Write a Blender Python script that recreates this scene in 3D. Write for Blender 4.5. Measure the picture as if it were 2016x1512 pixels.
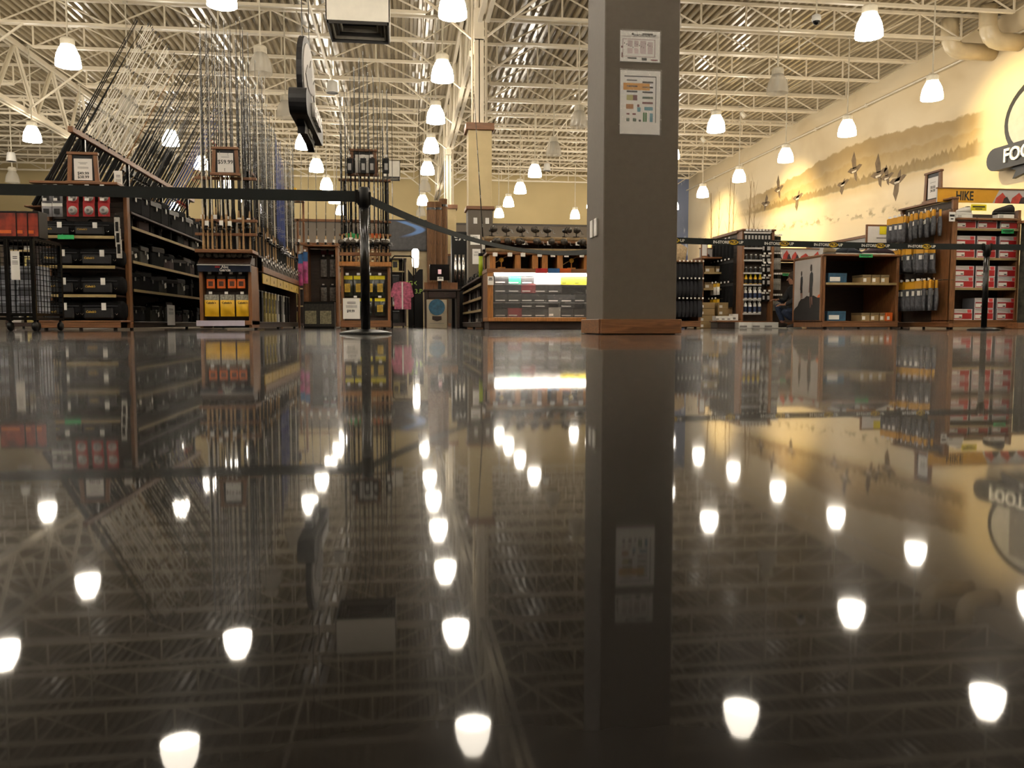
import bpy, bmesh, math, random
from math import sin, cos, tan, atan, pi, radians, sqrt
from mathutils import Vector, Matrix, Euler
random.seed(7)
for _o in list(bpy.data.objects): bpy.data.objects.remove(_o)
SC = bpy.context.scene
COL = SC.collection
# ---------------------------------------------------------------- camera
F, PSI, PIT, CH = 1623.0, 0.1304, 0.0723, 0.066      # focal length in pixels, yaw, pitch down, lens height
cd = bpy.data.cameras.new('camera'); cam = bpy.data.objects.new('camera', cd); COL.objects.link(cam)
cd.sensor_fit = 'HORIZONTAL'; cd.sensor_width = 36.0; cd.lens = F*36.0/2016.0
cd.clip_start = 0.01; cd.clip_end = 200
cam.location = (0, 0, CH); cam.rotation_euler = (pi/2-PIT, 0, -PSI)
SC.camera = cam
# ---------------------------------------------------------------- world, exposure
wd = bpy.data.worlds.new('world'); SC.world = wd; wd.use_nodes = True
wd.node_tree.nodes['Background'].inputs[0].default_value = (1.0, .85, .65, 1)
wd.node_tree.nodes['Background'].inputs[1].default_value = 0.02
vs = SC.view_settings
SC.display_settings.display_device = 'sRGB'
vs.view_transform = 'Standard'; vs.look = 'None'; vs.exposure = 0.75; vs.gamma = 1.0; vs.use_curve_mapping = False
LAMP = 26.0          # radiance of the glowing pendant shades
LAMP_COL = (1.0, .905, .76)
SC.cycles.max_bounces = 5; SC.cycles.diffuse_bounces = 2; SC.cycles.glossy_bounces = 3
SC.cycles.transparent_max_bounces = 8; SC.cycles.sample_clamp_indirect = 4.0
SC.cycles.use_denoising = True; SC.cycles.use_adaptive_sampling = True; SC.cycles.adaptive_threshold = .12
try: SC.cycles.use_light_tree = True
except Exception: pass

# ---------------------------------------------------------------- measuring: a sight line to a point on a plane of the room
FW = (sin(PSI)*cos(PIT), cos(PSI)*cos(PIT), -sin(PIT)); RT = (cos(PSI), -sin(PSI), 0); UP = (sin(PSI)*sin(PIT), cos(PSI)*sin(PIT), cos(PIT))
def ray(px, py):
    a = (px-1008)/F; b = (756-py)/F
    return [FW[i]+a*RT[i]+b*UP[i] for i in range(3)]
def pY(px, py, Y):
    d = ray(px, py); t = Y/d[1]; return d[0]*t, CH+d[2]*t
def pX(px, py, X):
    d = ray(px, py); t = X/d[0]; return d[1]*t, CH+d[2]*t

# ---------------------------------------------------------------- materials
def lin(c):
    if isinstance(c, str): c = [int(c[i:i+2], 16) for i in (0, 2, 4)]
    r = [v/255 for v in c]
    return tuple(v/12.92 if v <= .04045 else ((v+.055)/1.055)**2.4 for v in r)+(1,)
MATS = {}
def new_mat(name):
    m = bpy.data.materials.new(name); m.use_nodes = True
    return m, m.node_tree.nodes, m.node_tree.links, m.node_tree.nodes['Principled BSDF']
def mt(name, col='808080', rough=.5, metal=0., var=.18, scale=6., kind=None, spec=.5, emit=0., alpha=1., trans=0., bump=0., coat=0.):
    if name in MATS: return MATS[name]
    m, N, L, B = new_mat(name)
    c = lin(col)
    B.inputs['Roughness'].default_value = rough; B.inputs['Metallic'].default_value = metal
    B.inputs['Specular IOR Level'].default_value = spec
    if coat: B.inputs['Coat Weight'].default_value = coat; B.inputs['Coat Roughness'].default_value = .15
    if trans: B.inputs['Transmission Weight'].default_value = trans
    if alpha < 1: B.inputs['Alpha'].default_value = alpha
    tc = N.new('ShaderNodeTexCoord'); mp = N.new('ShaderNodeMapping'); nz = N.new('ShaderNodeTexNoise')
    L.new(tc.outputs['Object'], mp.inputs[0]); L.new(mp.outputs[0], nz.inputs['Vector'])
    nz.inputs['Scale'].default_value = scale; nz.inputs['Detail'].default_value = 3
    if kind == 'wood': mp.inputs['Scale'].default_value = (1, 6, 14); nz.inputs['Distortion'].default_value = .8
    if kind == 'woodv': mp.inputs['Scale'].default_value = (12, 12, 1.2); nz.inputs['Distortion'].default_value = .8
    rp = N.new('ShaderNodeValToRGB')
    rp.color_ramp.elements[0].position = .3; rp.color_ramp.elements[1].position = .72
    lo = tuple(v*(1-var) for v in c[:3])+(1,); hi = tuple(min(1, v*(1+var)) for v in c[:3])+(1,)
    rp.color_ramp.elements[0].color = lo; rp.color_ramp.elements[1].color = hi
    L.new(nz.outputs['Fac'], rp.inputs[0]); L.new(rp.outputs[0], B.inputs['Base Color'])
    if bump:
        bp = N.new('ShaderNodeBump'); bp.inputs['Strength'].default_value = bump; bp.inputs['Distance'].default_value = .01
        L.new(nz.outputs['Fac'], bp.inputs['Height']); L.new(bp.outputs[0], B.inputs['Normal'])
    if emit:
        B.inputs['Emission Color'].default_value = c; B.inputs['Emission Strength'].default_value = emit
    MATS[name] = m
    return m
def glow(name, col, strength):
    if name in MATS: return MATS[name]
    m, N, L, B = new_mat(name)
    B.inputs['Base Color'].default_value = (.8, .8, .8, 1); B.inputs['Roughness'].default_value = .4
    B.inputs['Emission Color'].default_value = (*col, 1); B.inputs['Emission Strength'].default_value = strength
    MATS[name] = m; return m

# ---------------------------------------------------------------- mesh builder
class MB:
    def __init__(s): s.v = []; s.f = []; s.m = []
    def add(s, vs, fs, mi=0):
        o = len(s.v); s.v += [tuple(p) for p in vs]; s.f += [tuple(i+o for i in f) for f in fs]; s.m += [mi]*len(fs); return s
    def box(s, x0, x1, y0, y1, z0, z1, mi=0):
        return s.add([(x0,y0,z0),(x1,y0,z0),(x1,y1,z0),(x0,y1,z0),(x0,y0,z1),(x1,y0,z1),(x1,y1,z1),(x0,y1,z1)],
            [(0,3,2,1),(4,5,6,7),(0,1,5,4),(1,2,6,5),(2,3,7,6),(3,0,4,7)], mi)
    def cbox(s, x0, x1, y0, y1, z0, z1, b=.004, mi=0):
        b = min(b, (x1-x0)*.45, (y1-y0)*.45, (z1-z0)*.45)
        bm = bmesh.new(); bmesh.ops.create_cube(bm, size=1)
        for v in bm.verts:
            v.co = ((x0+x1)/2+v.co.x*(x1-x0), (y0+y1)/2+v.co.y*(y1-y0), (z0+z1)/2+v.co.z*(z1-z0))
        bmesh.ops.bevel(bm, geom=bm.edges[:], offset=b, segments=1, affect='EDGES', profile=.5)
        bm.verts.index_update()
        s.add([v.co[:] for v in bm.verts], [tuple(v.index for v in f.verts) for f in bm.faces], mi); bm.free(); return s
    def tube(s, p0, p1, r0, r1=None, n=6, cap=True, mi=0):
        r1 = r0 if r1 is None else r1
        a, b = Vector(p0), Vector(p1); d = (b-a).normalized()
        u = d.orthogonal().normalized(); w = d.cross(u)
        vs = [a+(u*cos(2*pi*k/n)+w*sin(2*pi*k/n))*r0 for k in range(n)]+[b+(u*cos(2*pi*k/n)+w*sin(2*pi*k/n))*r1 for k in range(n)]
        fs = [(k,(k+1)%n,n+(k+1)%n,n+k) for k in range(n)]
        if cap: fs += [tuple(reversed(range(n))), tuple(range(n,2*n))]
        return s.add(vs, fs, mi)
    def path(s, pts, r, n=6, mi=0):
        rs = r if isinstance(r, (list, tuple)) else [r]*len(pts)
        P = [Vector(p) for p in pts]; rings = []; up = None
        for i, p in enumerate(P):
            d = (P[min(i+1,len(P)-1)]-P[max(i-1,0)]).normalized()
            if up is None: up = d.orthogonal().normalized()
            up = (up-d*up.dot(d)).normalized(); w = d.cross(up)
            rings.append([p+(up*cos(2*pi*k/n)+w*sin(2*pi*k/n))*rs[i] for k in range(n)])
        vs = [v for r_ in rings for v in r_]; fs = []
        for i in range(len(P)-1):
            fs += [(i*n+k, i*n+(k+1)%n, (i+1)*n+(k+1)%n, (i+1)*n+k) for k in range(n)]
        fs += [tuple(reversed(range(n))), tuple(range((len(P)-1)*n, len(P)*n))]
        return s.add(vs, fs, mi)
    def lathe(s, prof, n=16, c=(0,0,0), mi=0, axis='z', close=False):
        vs = []; fs = []
        for r, z in prof:
            for k in range(n):
                a = 2*pi*k/n; p = (r*cos(a), r*sin(a), z)
                if axis == 'x': p = (p[2], p[0], p[1])
                if axis == 'y': p = (p[0], p[2], p[1])
                vs.append((p[0]+c[0], p[1]+c[1], p[2]+c[2]))
        m = len(prof)
        for i in range(m-1): fs += [(i*n+k, i*n+(k+1)%n, (i+1)*n+(k+1)%n, (i+1)*n+k) for k in range(n)]
        if prof[0][0] > 1e-6 and close: fs.append(tuple(reversed(range(n))))
        if prof[-1][0] > 1e-6 and close: fs.append(tuple(range((m-1)*n, m*n)))
        return s.add(vs, fs, mi)
    def prism(s, poly, d0, d1, plane='xz', mi=0):
        n = len(poly)
        def q(p, d): return (p[0], d, p[1]) if plane == 'xz' else ((d, p[0], p[1]) if plane == 'yz' else (p[0], p[1], d))
        vs = [q(p, d0) for p in poly]+[q(p, d1) for p in poly]
        return s.add(vs, [tuple(range(n)), tuple(reversed(range(n, 2*n)))]+[(k, n+k, n+(k+1)%n, (k+1)%n) for k in range(n)], mi)
    def quadgrid(s, rows, mi=0):
        n = len(rows[0]); vs = [p for r in rows for p in r]
        return s.add(vs, [(i*n+j, i*n+j+1, (i+1)*n+j+1, (i+1)*n+j) for i in range(len(rows)-1) for j in range(n-1)], mi)
    def mesh(s, name, mats, smooth=False):
        me = bpy.data.meshes.new(name); me.from_pydata(s.v, [], s.f)
        for m in (mats if isinstance(mats, (list, tuple)) else [mats]): me.materials.append(m)
        me.polygons.foreach_set('material_index', s.m)
        bm = bmesh.new(); bm.from_mesh(me); bmesh.ops.recalc_face_normals(bm, faces=bm.faces[:]); bm.to_mesh(me); bm.free()
        if smooth: me.polygons.foreach_set('use_smooth', [True]*len(me.polygons))
        me.update(); return me
ORG = {}
def link(name, data, parent=None, loc=(0,0,0), rot=(0,0,0)):
    o = bpy.data.objects.new(name, data); COL.objects.link(o)
    if parent is not None: o.parent = parent
    o.location = loc; o.rotation_euler = rot
    return o
def part(name, mb, mats, parent, smooth=False, label=None):
    """mesh given in the local space of the thing"""
    o = link(name, mb.mesh(name, mats, smooth), parent)
    if label: o['label'] = label
    return o
def tag(o, label, cat=None, group=None, kind=None):
    if label: o['label'] = label
    if cat: o['category'] = cat
    if group: o['group'] = group
    if kind: o['kind'] = kind
    return o
def thing(name, label, cat, loc=(0,0,0), rz=0., group=None, kind=None):
    o = link(name, None, None, loc, (0,0,rz)); o.empty_display_size = .05
    return tag(o, label, cat, group, kind)
def solo(name, mb, mats, label, cat, group=None, kind=None, smooth=False, loc=(0,0,0), rot=(0,0,0)):
    o = link(name, mb.mesh(name, mats, smooth), None, loc, rot)
    return tag(o, label, cat, group, kind)
def kids(o): return [c for c in COL.objects if c.parent == o]
PROTO = {}
class Proto:
    """a thing built once at the origin; every place() after the first copies it with its parts"""
    def __init__(s, root):
        s.root = root; s.used = False
        s.tree = [(c, [g for g in c.children]) for c in root.children]
        s.name = root.name.split('.')[0]
    def place(s, label, loc, rot=0., group=None, scale=None, cat=None):
        if not s.used: s.used = True; r = s.root
        else:
            r = s.root.copy(); COL.objects.link(r)
            for c, gs in s.tree:
                k = c.copy(); COL.objects.link(k); k.parent = r
                for g in gs: q = g.copy(); COL.objects.link(q); q.parent = k
        r.location = loc; r.rotation_euler = rot if isinstance(rot, (tuple, Euler)) else (0, 0, rot)
        if scale: r.scale = scale
        r['label'] = label
        if group: r['group'] = group
        if cat: r['category'] = cat
        return r
ORD = 'first second third fourth fifth sixth seventh eighth ninth tenth eleventh twelfth thirteenth fourteenth fifteenth sixteenth seventeenth eighteenth nineteenth twentieth'.split()
def od(i):
    if i < 20: return ORD[i]
    t = ['twenty', 'thirty', 'forty', 'fifty', 'sixty', 'seventy', 'eighty', 'ninety'][(i+1)//10-2]
    return t.replace('y', 'ieth') if (i+1) % 10 == 0 else t+'-'+ORD[(i+1) % 10-1]
TXT = {}
def text_mesh(s, size, mat, bold=0., ext=.001, shear=0., align='CENTER'):
    k = (s, size, mat.name, bold, ext, shear, align)
    if k in TXT: return TXT[k]
    cu = bpy.data.curves.new('lettering', 'FONT'); cu.body = s; cu.size = size; cu.align_x = align; cu.align_y = 'CENTER'
    cu.extrude = ext; cu.offset = bold; cu.shear = shear; cu.resolution_u = 3
    o = bpy.data.objects.new('lettering', cu); COL.objects.link(o)
    bpy.context.view_layer.update()
    me = bpy.data.meshes.new_from_object(o.evaluated_get(bpy.context.evaluated_depsgraph_get()))
    bpy.data.objects.remove(o); bpy.data.curves.remove(cu)
    me.materials.clear(); me.materials.append(mat); TXT[k] = me
    return me
def text(s, size, mat, parent, loc, rz=0., bold=0., ext=.001, shear=0., name='lettering', wscale=1.):
    """lettering in the local xz plane of its parent, read from -y"""
    o = link(name, text_mesh(s, size, mat, bold, ext, shear), parent, loc, (pi/2, 0, rz))
    o.scale = (wscale, 1, 1)
    return o
class Frame:
    """the front plane of a fixture: x to the viewer's right, y into the fixture"""
    def __init__(s, ox, oy, rz): s.o = (ox, oy); s.rz = rz
    def w(s, x, y, z): c, n = cos(s.rz), sin(s.rz); return (s.o[0]+c*x-n*y, s.o[1]+n*x+c*y, z)
    def px(s, px, py, d=0.):
        """local (x, z) of the sight line on the plane d behind the front"""
        n = (-sin(s.rz), cos(s.rz)); q = ray(px, py)
        t = (s.o[0]*n[0]+s.o[1]*n[1]+d)/(q[0]*n[0]+q[1]*n[1])
        X, Y = q[0]*t-s.o[0], q[1]*t-s.o[1]
        return X*cos(s.rz)+Y*sin(s.rz), CH+q[2]*t
def faceY(x, y): return Frame(x, y, 0)
# ---------------------------------------------------------------- palette
WOOD = mt('oak', '7c5230', .42, var=.35, scale=5, kind='wood', bump=.05)
WOODV = mt('oak upright', '7c5230', .42, var=.35, scale=5, kind='woodv', bump=.05)
WOODL = mt('honey oak', 'a8713a', .4, var=.3, scale=5, kind='woodv', bump=.05)
DKWOOD = mt('dark walnut', '2e1c12', .45, var=.35, scale=5, kind='wood')
BLACK = mt('black fabric', '0b0b0d', .8, var=.3, scale=30, bump=.15, spec=.15)
BLACKP = mt('black plastic', '0a0a0b', .35, var=.2, spec=.3)
BLACKM = mt('black powder coat', '08090b', .2, .0, var=.2)
SLAT = mt('slatwall brown', '3d3026', .55, var=.2, scale=10)
CREAM = mt('cream steel paint', 'e4d8c0', .34, var=.06, scale=3)
DECKM = mt('cream deck paint', 'a5967a', .2, var=.1, scale=1.2)
WHITE = mt('white paper', 'efece6', .55, var=.03)
WHITEP = mt('white plastic', 'e8e6e0', .35, var=.05)
INK = mt('black ink', '141414', .6, var=.05)
GREYI = mt('grey ink', '8a8784', .6, var=.05)
CHROME = mt('chrome', 'd8d8d8', .18, 1., var=.05)
STEEL = mt('dull steel', '9a9a98', .35, .9, var=.1)
GOLD = mt('gold thread', 'd0a640', .5, var=.15)
YEL = mt('yellow print', 'e3b31c', .45, var=.1)
YELB = mt('bright yellow', 'f0e020', .45, var=.06)
GREEN = mt('green tag', '2fae62', .5, var=.08)
ORANGE = mt('orange print', 'd8641e', .45, var=.2)
RED = mt('red print', 'a81c20', .45, var=.15)
PINK = mt('pink print', 'd8506c', .5, var=.15)
BLUE = mt('blue print', '2c5f96', .5, var=.2)
NAVY = mt('navy print', '20283a', .45, var=.15)
GREY = mt('grey card', '77767a', .6, var=.12)
LGREY = mt('light grey', 'b8b6b2', .5, var=.08)
TAN = mt('kraft card', 'a48a5e', .65, var=.12)
CORK = mt('cork', 'a88860', .8, var=.3, scale=60)
CLEAR = mt('clear plastic', 'dcdcdc', .12, alpha=.35)
STRIP = mt('beige price rail', 'a08c60', .45, var=.1)
# ================================================================ THE SETTING
XL, XR, YB, YF, DECK, JB = -25.0, 14.6, 41.5, -7.0, 7.57, 6.95
# --- floor: dark polished concrete
m, N, L, B = new_mat('polished concrete')
tc = N.new('ShaderNodeTexCoord'); n1 = N.new('ShaderNodeTexNoise'); n2 = N.new('ShaderNodeTexNoise'); rp = N.new('ShaderNodeValToRGB')
n1.inputs['Scale'].default_value = .9; n1.inputs['Detail'].default_value = 8; n1.inputs['Roughness'].default_value = .65
rp.color_ramp.elements[0].color = (.007, .006, .0055, 1); rp.color_ramp.elements[1].color = (.022, .019, .017, 1)
rp.color_ramp.elements[0].position = .35; rp.color_ramp.elements[1].position = .75
L.new(tc.outputs['Object'], n1.inputs['Vector']); L.new(n1.outputs['Fac'], rp.inputs[0]); L.new(rp.outputs[0], B.inputs['Base Color'])
n2.inputs['Scale'].default_value = 3.; n2.inputs['Detail'].default_value = 5
L.new(tc.outputs['Object'], n2.inputs['Vector'])
mr = N.new('ShaderNodeMapRange'); mr.inputs['From Min'].default_value = .3; mr.inputs['From Max'].default_value = .75
mr.inputs['To Min'].default_value = .02; mr.inputs['To Max'].default_value = .06
L.new(n2.outputs['Fac'], mr.inputs['Value']); B.inputs['Roughness'].default_value = .2
bp = N.new('ShaderNodeBump'); bp.inputs['Strength'].default_value = .02; bp.inputs['Distance'].default_value = .004
n3 = N.new('ShaderNodeTexNoise'); n3.inputs['Scale'].default_value = 2.2; n3.inputs['Detail'].default_value = 2
L.new(tc.outputs['Object'], n3.inputs['Vector']); L.new(n3.outputs['Fac'], bp.inputs['Height'])
B.inputs['Specular IOR Level'].default_value = 0.; B.inputs['Roughness'].default_value = .6
lw = N.new('ShaderNodeLayerWeight'); lw.inputs['Blend'].default_value = .5          # polish: mirror-like at grazing angles only
pw = N.new('ShaderNodeMath'); pw.operation = 'POWER'; L.new(lw.outputs['Facing'], pw.inputs[0]); pw.inputs[1].default_value = 6.9
ad = N.new('ShaderNodeMath'); ad.operation = 'MULTIPLY_ADD'; L.new(pw.outputs[0], ad.inputs[0]); ad.inputs[1].default_value = .93; ad.inputs[2].default_value = .012
g1 = N.new('ShaderNodeBsdfGlossy'); g2 = N.new('ShaderNodeBsdfGlossy'); gm = N.new('ShaderNodeMixShader'); fm = N.new('ShaderNodeMixShader')
L.new(mr.outputs[0], g1.inputs['Roughness']); L.new(bp.outputs[0], g1.inputs['Normal']); g2.inputs['Roughness'].default_value = .24
g1.inputs['Color'].default_value = (.97, .96, .95, 1); g2.inputs['Color'].default_value = (.97, .96, .95, 1)
gm.inputs[0].default_value = .12; L.new(g1.outputs[0], gm.inputs[1]); L.new(g2.outputs[0], gm.inputs[2])
L.new(ad.outputs[0], fm.inputs[0]); L.new(B.outputs[0], fm.inputs[1]); L.new(gm.outputs[0], fm.inputs[2])
L.new(fm.outputs[0], N['Material Output'].inputs['Surface'])
solo('floor', MB().box(XL-.2, XR+.2, YF-.2, YB+.2, -.1, 0), m, 'dark polished concrete floor mirroring the whole shop', 'floor', kind='structure')

def expr(N, L):
    def val(x, sock):
        if isinstance(x, (int, float)): sock.default_value = x
        else: L.new(x, sock)
    def op(o, *a):
        n = N.new('ShaderNodeMath'); n.operation = o
        for i, x in enumerate(a): val(x, n.inputs[i])
        return n.outputs[0]
    def step(x, a, b):
        n = N.new('ShaderNodeMapRange'); n.interpolation_type = 'SMOOTHSTEP'
        val(x, n.inputs['Value']); n.inputs['From Min'].default_value = a; n.inputs['From Max'].default_value = b
        return n.outputs[0]
    def mix(f, a, b):
        n = N.new('ShaderNodeMix'); n.data_type = 'RGBA'; val(f, n.inputs[0])
        for x, k in ((a, 6), (b, 7)):
            if isinstance(x, tuple): n.inputs[k].default_value = x
            else: L.new(x, n.inputs[k])
        return n.outputs[2]
    return op, step, mix
# --- right wall with the painted lake mural
m, N, L, B = new_mat('painted lake mural'); op, step, mix = expr(N, L)
tc = N.new('ShaderNodeTexCoord'); sp = N.new('ShaderNodeSeparateXYZ'); L.new(tc.outputs['Object'], sp.inputs[0]); y, z = sp.outputs[1], sp.outputs[2]
def noise(s, d=4, sc=(1,1,1), dist=0.):
    mp = N.new('ShaderNodeMapping'); mp.inputs['Scale'].default_value = sc; L.new(tc.outputs['Object'], mp.inputs[0])
    n = N.new('ShaderNodeTexNoise'); n.inputs['Scale'].default_value = s; n.inputs['Detail'].default_value = d; n.inputs['Distortion'].default_value = dist
    L.new(mp.outputs[0], n.inputs['Vector']); return n.outputs['Fac']
wob = op('MULTIPLY', op('SUBTRACT', noise(2.2, 6), .5), .32)
gs = op('POWER', 2.718, op('MULTIPLY', -1., op('POWER', op('ABSOLUTE', op('DIVIDE', op('SUBTRACT', y, 25.6), 4.2)), 2.)))
ridge = op('ADD', op('ADD', 5.42, op('MULTIPLY', gs, .5)), wob)
ridge2 = op('ADD', op('ADD', 5.0, op('MULTIPLY', gs, .38)), op('MULTIPLY', wob, 1.3))
spk = op('MULTIPLY', op('SUBTRACT', noise(7, 5, (1,1,.25)), .5), .55)
ttop = op('ADD', op('ADD', 4.72, op('MULTIPLY', op('SUBTRACT', y, 19.7), .012)), spk)
tbot = op('ADD', op('ADD', 4.36, op('MULTIPLY', op('SUBTRACT', y, 19.7), .024)), op('MULTIPLY', wob, .5))
inY = op('MULTIPLY', step(y, 19.4, 20.0), op('SUBTRACT', 1., step(y, 32., 36.)))
sky = mix(noise(.5, 5, (1,.5,1), 1.), lin('dcc59a'), lin('ecdcbc'))
sky = mix(op('MULTIPLY', step(noise(.35, 4, (1,.6,1.2), .6), .5, .7), .55), sky, lin('c6ad80'))
hz1 = op('MULTIPLY', op('MULTIPLY', step(op('SUBTRACT', ridge, z), -.02, .05), step(op('SUBTRACT', z, ridge2), -.8, .35)), inY)
c = mix(op('MULTIPLY', hz1, .85), sky, lin('a58750'))
hz2 = op('MULTIPLY', op('MULTIPLY', step(op('SUBTRACT', ridge2, z), -.02, .06), step(op('SUBTRACT', z, ttop), -.5, .2)), inY)
c = mix(op('MULTIPLY', hz2, .7), c, mix(noise(3, 5), lin('9c7e44'), lin('c8aa70')))
tr = op('MULTIPLY', op('MULTIPLY', step(op('SUBTRACT', ttop, z), -.03, .06), step(op('SUBTRACT', z, tbot), -.05, .05)), inY)
c = mix(op('MULTIPLY', tr, .8), c, mix(noise(5, 5, (1,1,.4)), lin('705826'), lin('9c7e3c')))
c = mix(op('MULTIPLY', op('MULTIPLY', op('MULTIPLY', step(op('SUBTRACT', z, op('SUBTRACT', tbot, .3)), -.1, .25), step(op('SUBTRACT', tbot, z), -.02, .05)), inY), .5), c, lin('c8aa6c'))
shr = op('MULTIPLY', step(op('ABSOLUTE', op('SUBTRACT', z, op('ADD', 3.3, op('MULTIPLY', op('SUBTRACT', y, 19.), .045)))), .22, .0), step(noise(5, 6, (1,.5,1)), .5, .62))
c = mix(op('MULTIPLY', op('MULTIPLY', shr, step(y, 20.5, 22.)), .75), c, lin('8c7850'))
c = mix(step(z, 1.5, 1.45), c, lin('7a6a54'))
L.new(c, B.inputs['Base Color']); B.inputs['Roughness'].default_value = .65
wr = solo('wall_right', MB().box(XR, XR+.2, YF, YB, 0, DECK+.2), m, 'cream right wall painted with a hazy lake, hills and flying ducks', 'wall', kind='structure')
DUCK = mt('painted duck brown', '746046', .7, var=.3); DUCKW = mt('painted duck white', 'd8ccb8', .7)
def flat(name, polys, mats, parent, X=XR):      # flat paint on the right wall: polygons in (y, z)
    mb = MB()
    for i, (p, mi) in enumerate(polys): mb.prism(p, X-.003-.001*mi, X, 'yz', mi)
    return part(name, mb, mats, parent)
def duck(y, z, s, fl=1, up=1):
    t = [(-.55,.05),(-.3,.16),(.1,.14),(.42,.22),(.62,.16),(.5,.08),(.2,-.08),(-.2,-.1)]
    w = [(-.12,.1),(-.25,.5*up),(-.05,.85*up),(.12,.45*up),(.16,.1)]
    w2 = [(-.05,.0),(.05,-.35*up),(.22,-.5*up),(.24,-.2*up),(.15,.02)]
    q = lambda P: [(y+fl*a*s, z+b*s) for a, b in P]
    flat('painted_duck', [(q(t), 0), (q(w), 0), (q(w2), 0), (q([(-.2,0),(.2,.02),(.15,-.06),(-.15,-.08)]), 1)], [DUCK, DUCKW], wr)
for a in ((25.6,5.05,.75,-1,1),(26.3,4.72,.65,-1,-.6),(24.2,4.66,.8,-1,1),(23.75,4.5,.6,-1,.8),(23.2,4.3,.75,-1,-.9),(31.1,5.3,.7,-1,1),(32.2,4.9,.7,1,.7),(29.5,4.75,.7,-1,-.8)): duck(*a)
TRK = mt('painted trunk', 'a08458', .7, var=.2)
for (a, b, w, h0) in ((38.0, 38.3, .12, 6.3), (36.2, 35.9, .09, 6.6), (35.6, 35.5, .07, 6.5), (34.0, 33.7, .1, 6.1), (37.3, 37.2, .06, 6.2), (33.2, 33.4, .05, 6.0)):
    mb = MB(); mb.prism([(a-w, 1.6), (a+w, 1.6), (b+w*.3, h0), (b-w*.3, h0)], XR-.003, XR, 'yz')
    for k in range(6):
        zz = 3.6+k*.42; yy = a+(b-a)*(zz-1.6)/(h0-1.6); sg = 1 if k % 2 else -1
        mb.prism([(yy, zz), (yy, zz+.07), (yy+sg*(.55-.05*k), zz+.75)], XR-.003, XR, 'yz')
    part('painted_tree', mb, TRK, wr)
# --- other walls
WC = mt('cream wall paint', 'c6b283', .7, var=.05, scale=.8); WT = mt('taupe wall paint', '665c50', .7, var=.06, scale=.8)
def bandwall(name, x0, x1, y0, y1, label):
    mb = MB().box(x0, x1, y0, y1, 5.05, DECK+.2, 0); mb.box(x0, x1, y0, y1, 0, 5.05, 1)
    return solo(name, mb, [WC, WT], label, 'wall', kind='structure')
wb = bandwall('wall_back', XL, XR, YB, YB+.2, 'far back wall, cream above a taupe lower band')
bandwall('wall_left', XL-.2, XL, YF, YB, 'left side wall, cream above a taupe band')
bandwall('wall_front', XL, XR, YF-.2, YF, 'wall behind the viewer, cream above a taupe band')
part('border_trim', MB().box(XL, 11.2, YB-.03, YB, 5.0, 5.1), mt('dark trim', '40382f', .5), wb)
# blue fish mural panel at the right end of the back wall
m, N, L, B = new_mat('blue water mural'); op, step, mix = expr(N, L)
tc = N.new('ShaderNodeTexCoord'); n1 = N.new('ShaderNodeTexNoise'); mp = N.new('ShaderNodeMapping'); mp.inputs['Scale'].default_value = (1, 1, .35); mp.inputs['Rotation'].default_value = (0, .6, 0)
L.new(tc.outputs['Object'], mp.inputs[0]); L.new(mp.outputs[0], n1.inputs['Vector']); n1.inputs['Scale'].default_value = 2.; n1.inputs['Detail'].default_value = 5
sp = N.new('ShaderNodeSeparateXYZ'); L.new(tc.outputs['Object'], sp.inputs[0])
c = mix(step(sp.outputs[2], 2.5, 5.2), lin('243a78'), lin('7c86a0'))
L.new(mix(step(n1.outputs['Fac'], .56, .66), c, lin('c8ccd8')), B.inputs['Base Color']); B.inputs['Roughness'].default_value = .6
part('mural_panel', MB().box(11.2, XR, YB-.05, YB, 0, DECK), m, wb, label='blue water mural panel')

# --- ceiling: ribbed steel deck, joists, girders
mb = MB(); x = XL; pr = []
while x < XR:
    pr += [(x, DECK+.1), (x+.03, DECK), (x+.1, DECK), (x+.13, DECK+.1)]; x += .2
rows = [[(a, yy, b) for a, b in pr] for yy in (YF, 10, 24, YB)]
ceil = solo('ceiling', mb.quadgrid(rows), DECKM, 'cream ribbed steel roof deck carried on open web joists', 'ceiling', kind='structure')
JY0, JS = 1.42, 1.758
BAYS = [(-21.7, -10.1), (-10.1, 1.55), (1.55, 14.5)]
def joist_meshes(xa, xb):
    mb = MB(); e = 1.0
    for s in (-.045, .005):     # double angles
        mb.box(xa, xb, s, s+.04, DECK-.07, DECK-.01); mb.box(xa+e, xb-e, s, s+.04, JB, JB+.065)
    wb_ = MB(); n = round((xb-xa-2*e)/1.15); p = (xb-xa-2*e)/n
    for k in range(n+1):
        xx = xa+e+k*p
        if k % 2 == 0:
            for q in ((-1, 1) if 0 < k < n else ((1,) if k == 0 else (-1,))): wb_.tube((xx, 0, JB+.03), (xx+q*p, 0, DECK-.04), .021, n=5)
            wb_.box(xx-.018, xx+.018, -.018, .018, JB+.03, DECK-.04)
        else: wb_.box(xx-.018, xx+.018, -.018, .018, JB+.03, DECK-.04)
    wb_.tube((xa+e, 0, JB+.03), (xa+.15, 0, DECK-.04), .024, n=5); wb_.tube((xb-e, 0, JB+.03), (xb-.15, 0, DECK-.04), .018, n=5)
    return mb.mesh('steel_joist', CREAM), wb_.mesh('web', CREAM)
JM = [joist_meshes(*b) for b in BAYS]
GB = 5.75     # underside of the joist girders
kb = MB()
for s in (-1, 1): kb.tube((s*1.5, 0, JB), (s*.08, 0, GB+.1), .03, n=5)
KB = kb.mesh('knee_brace', CREAM)
yy = JY0-JS*3; k = 0
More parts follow.
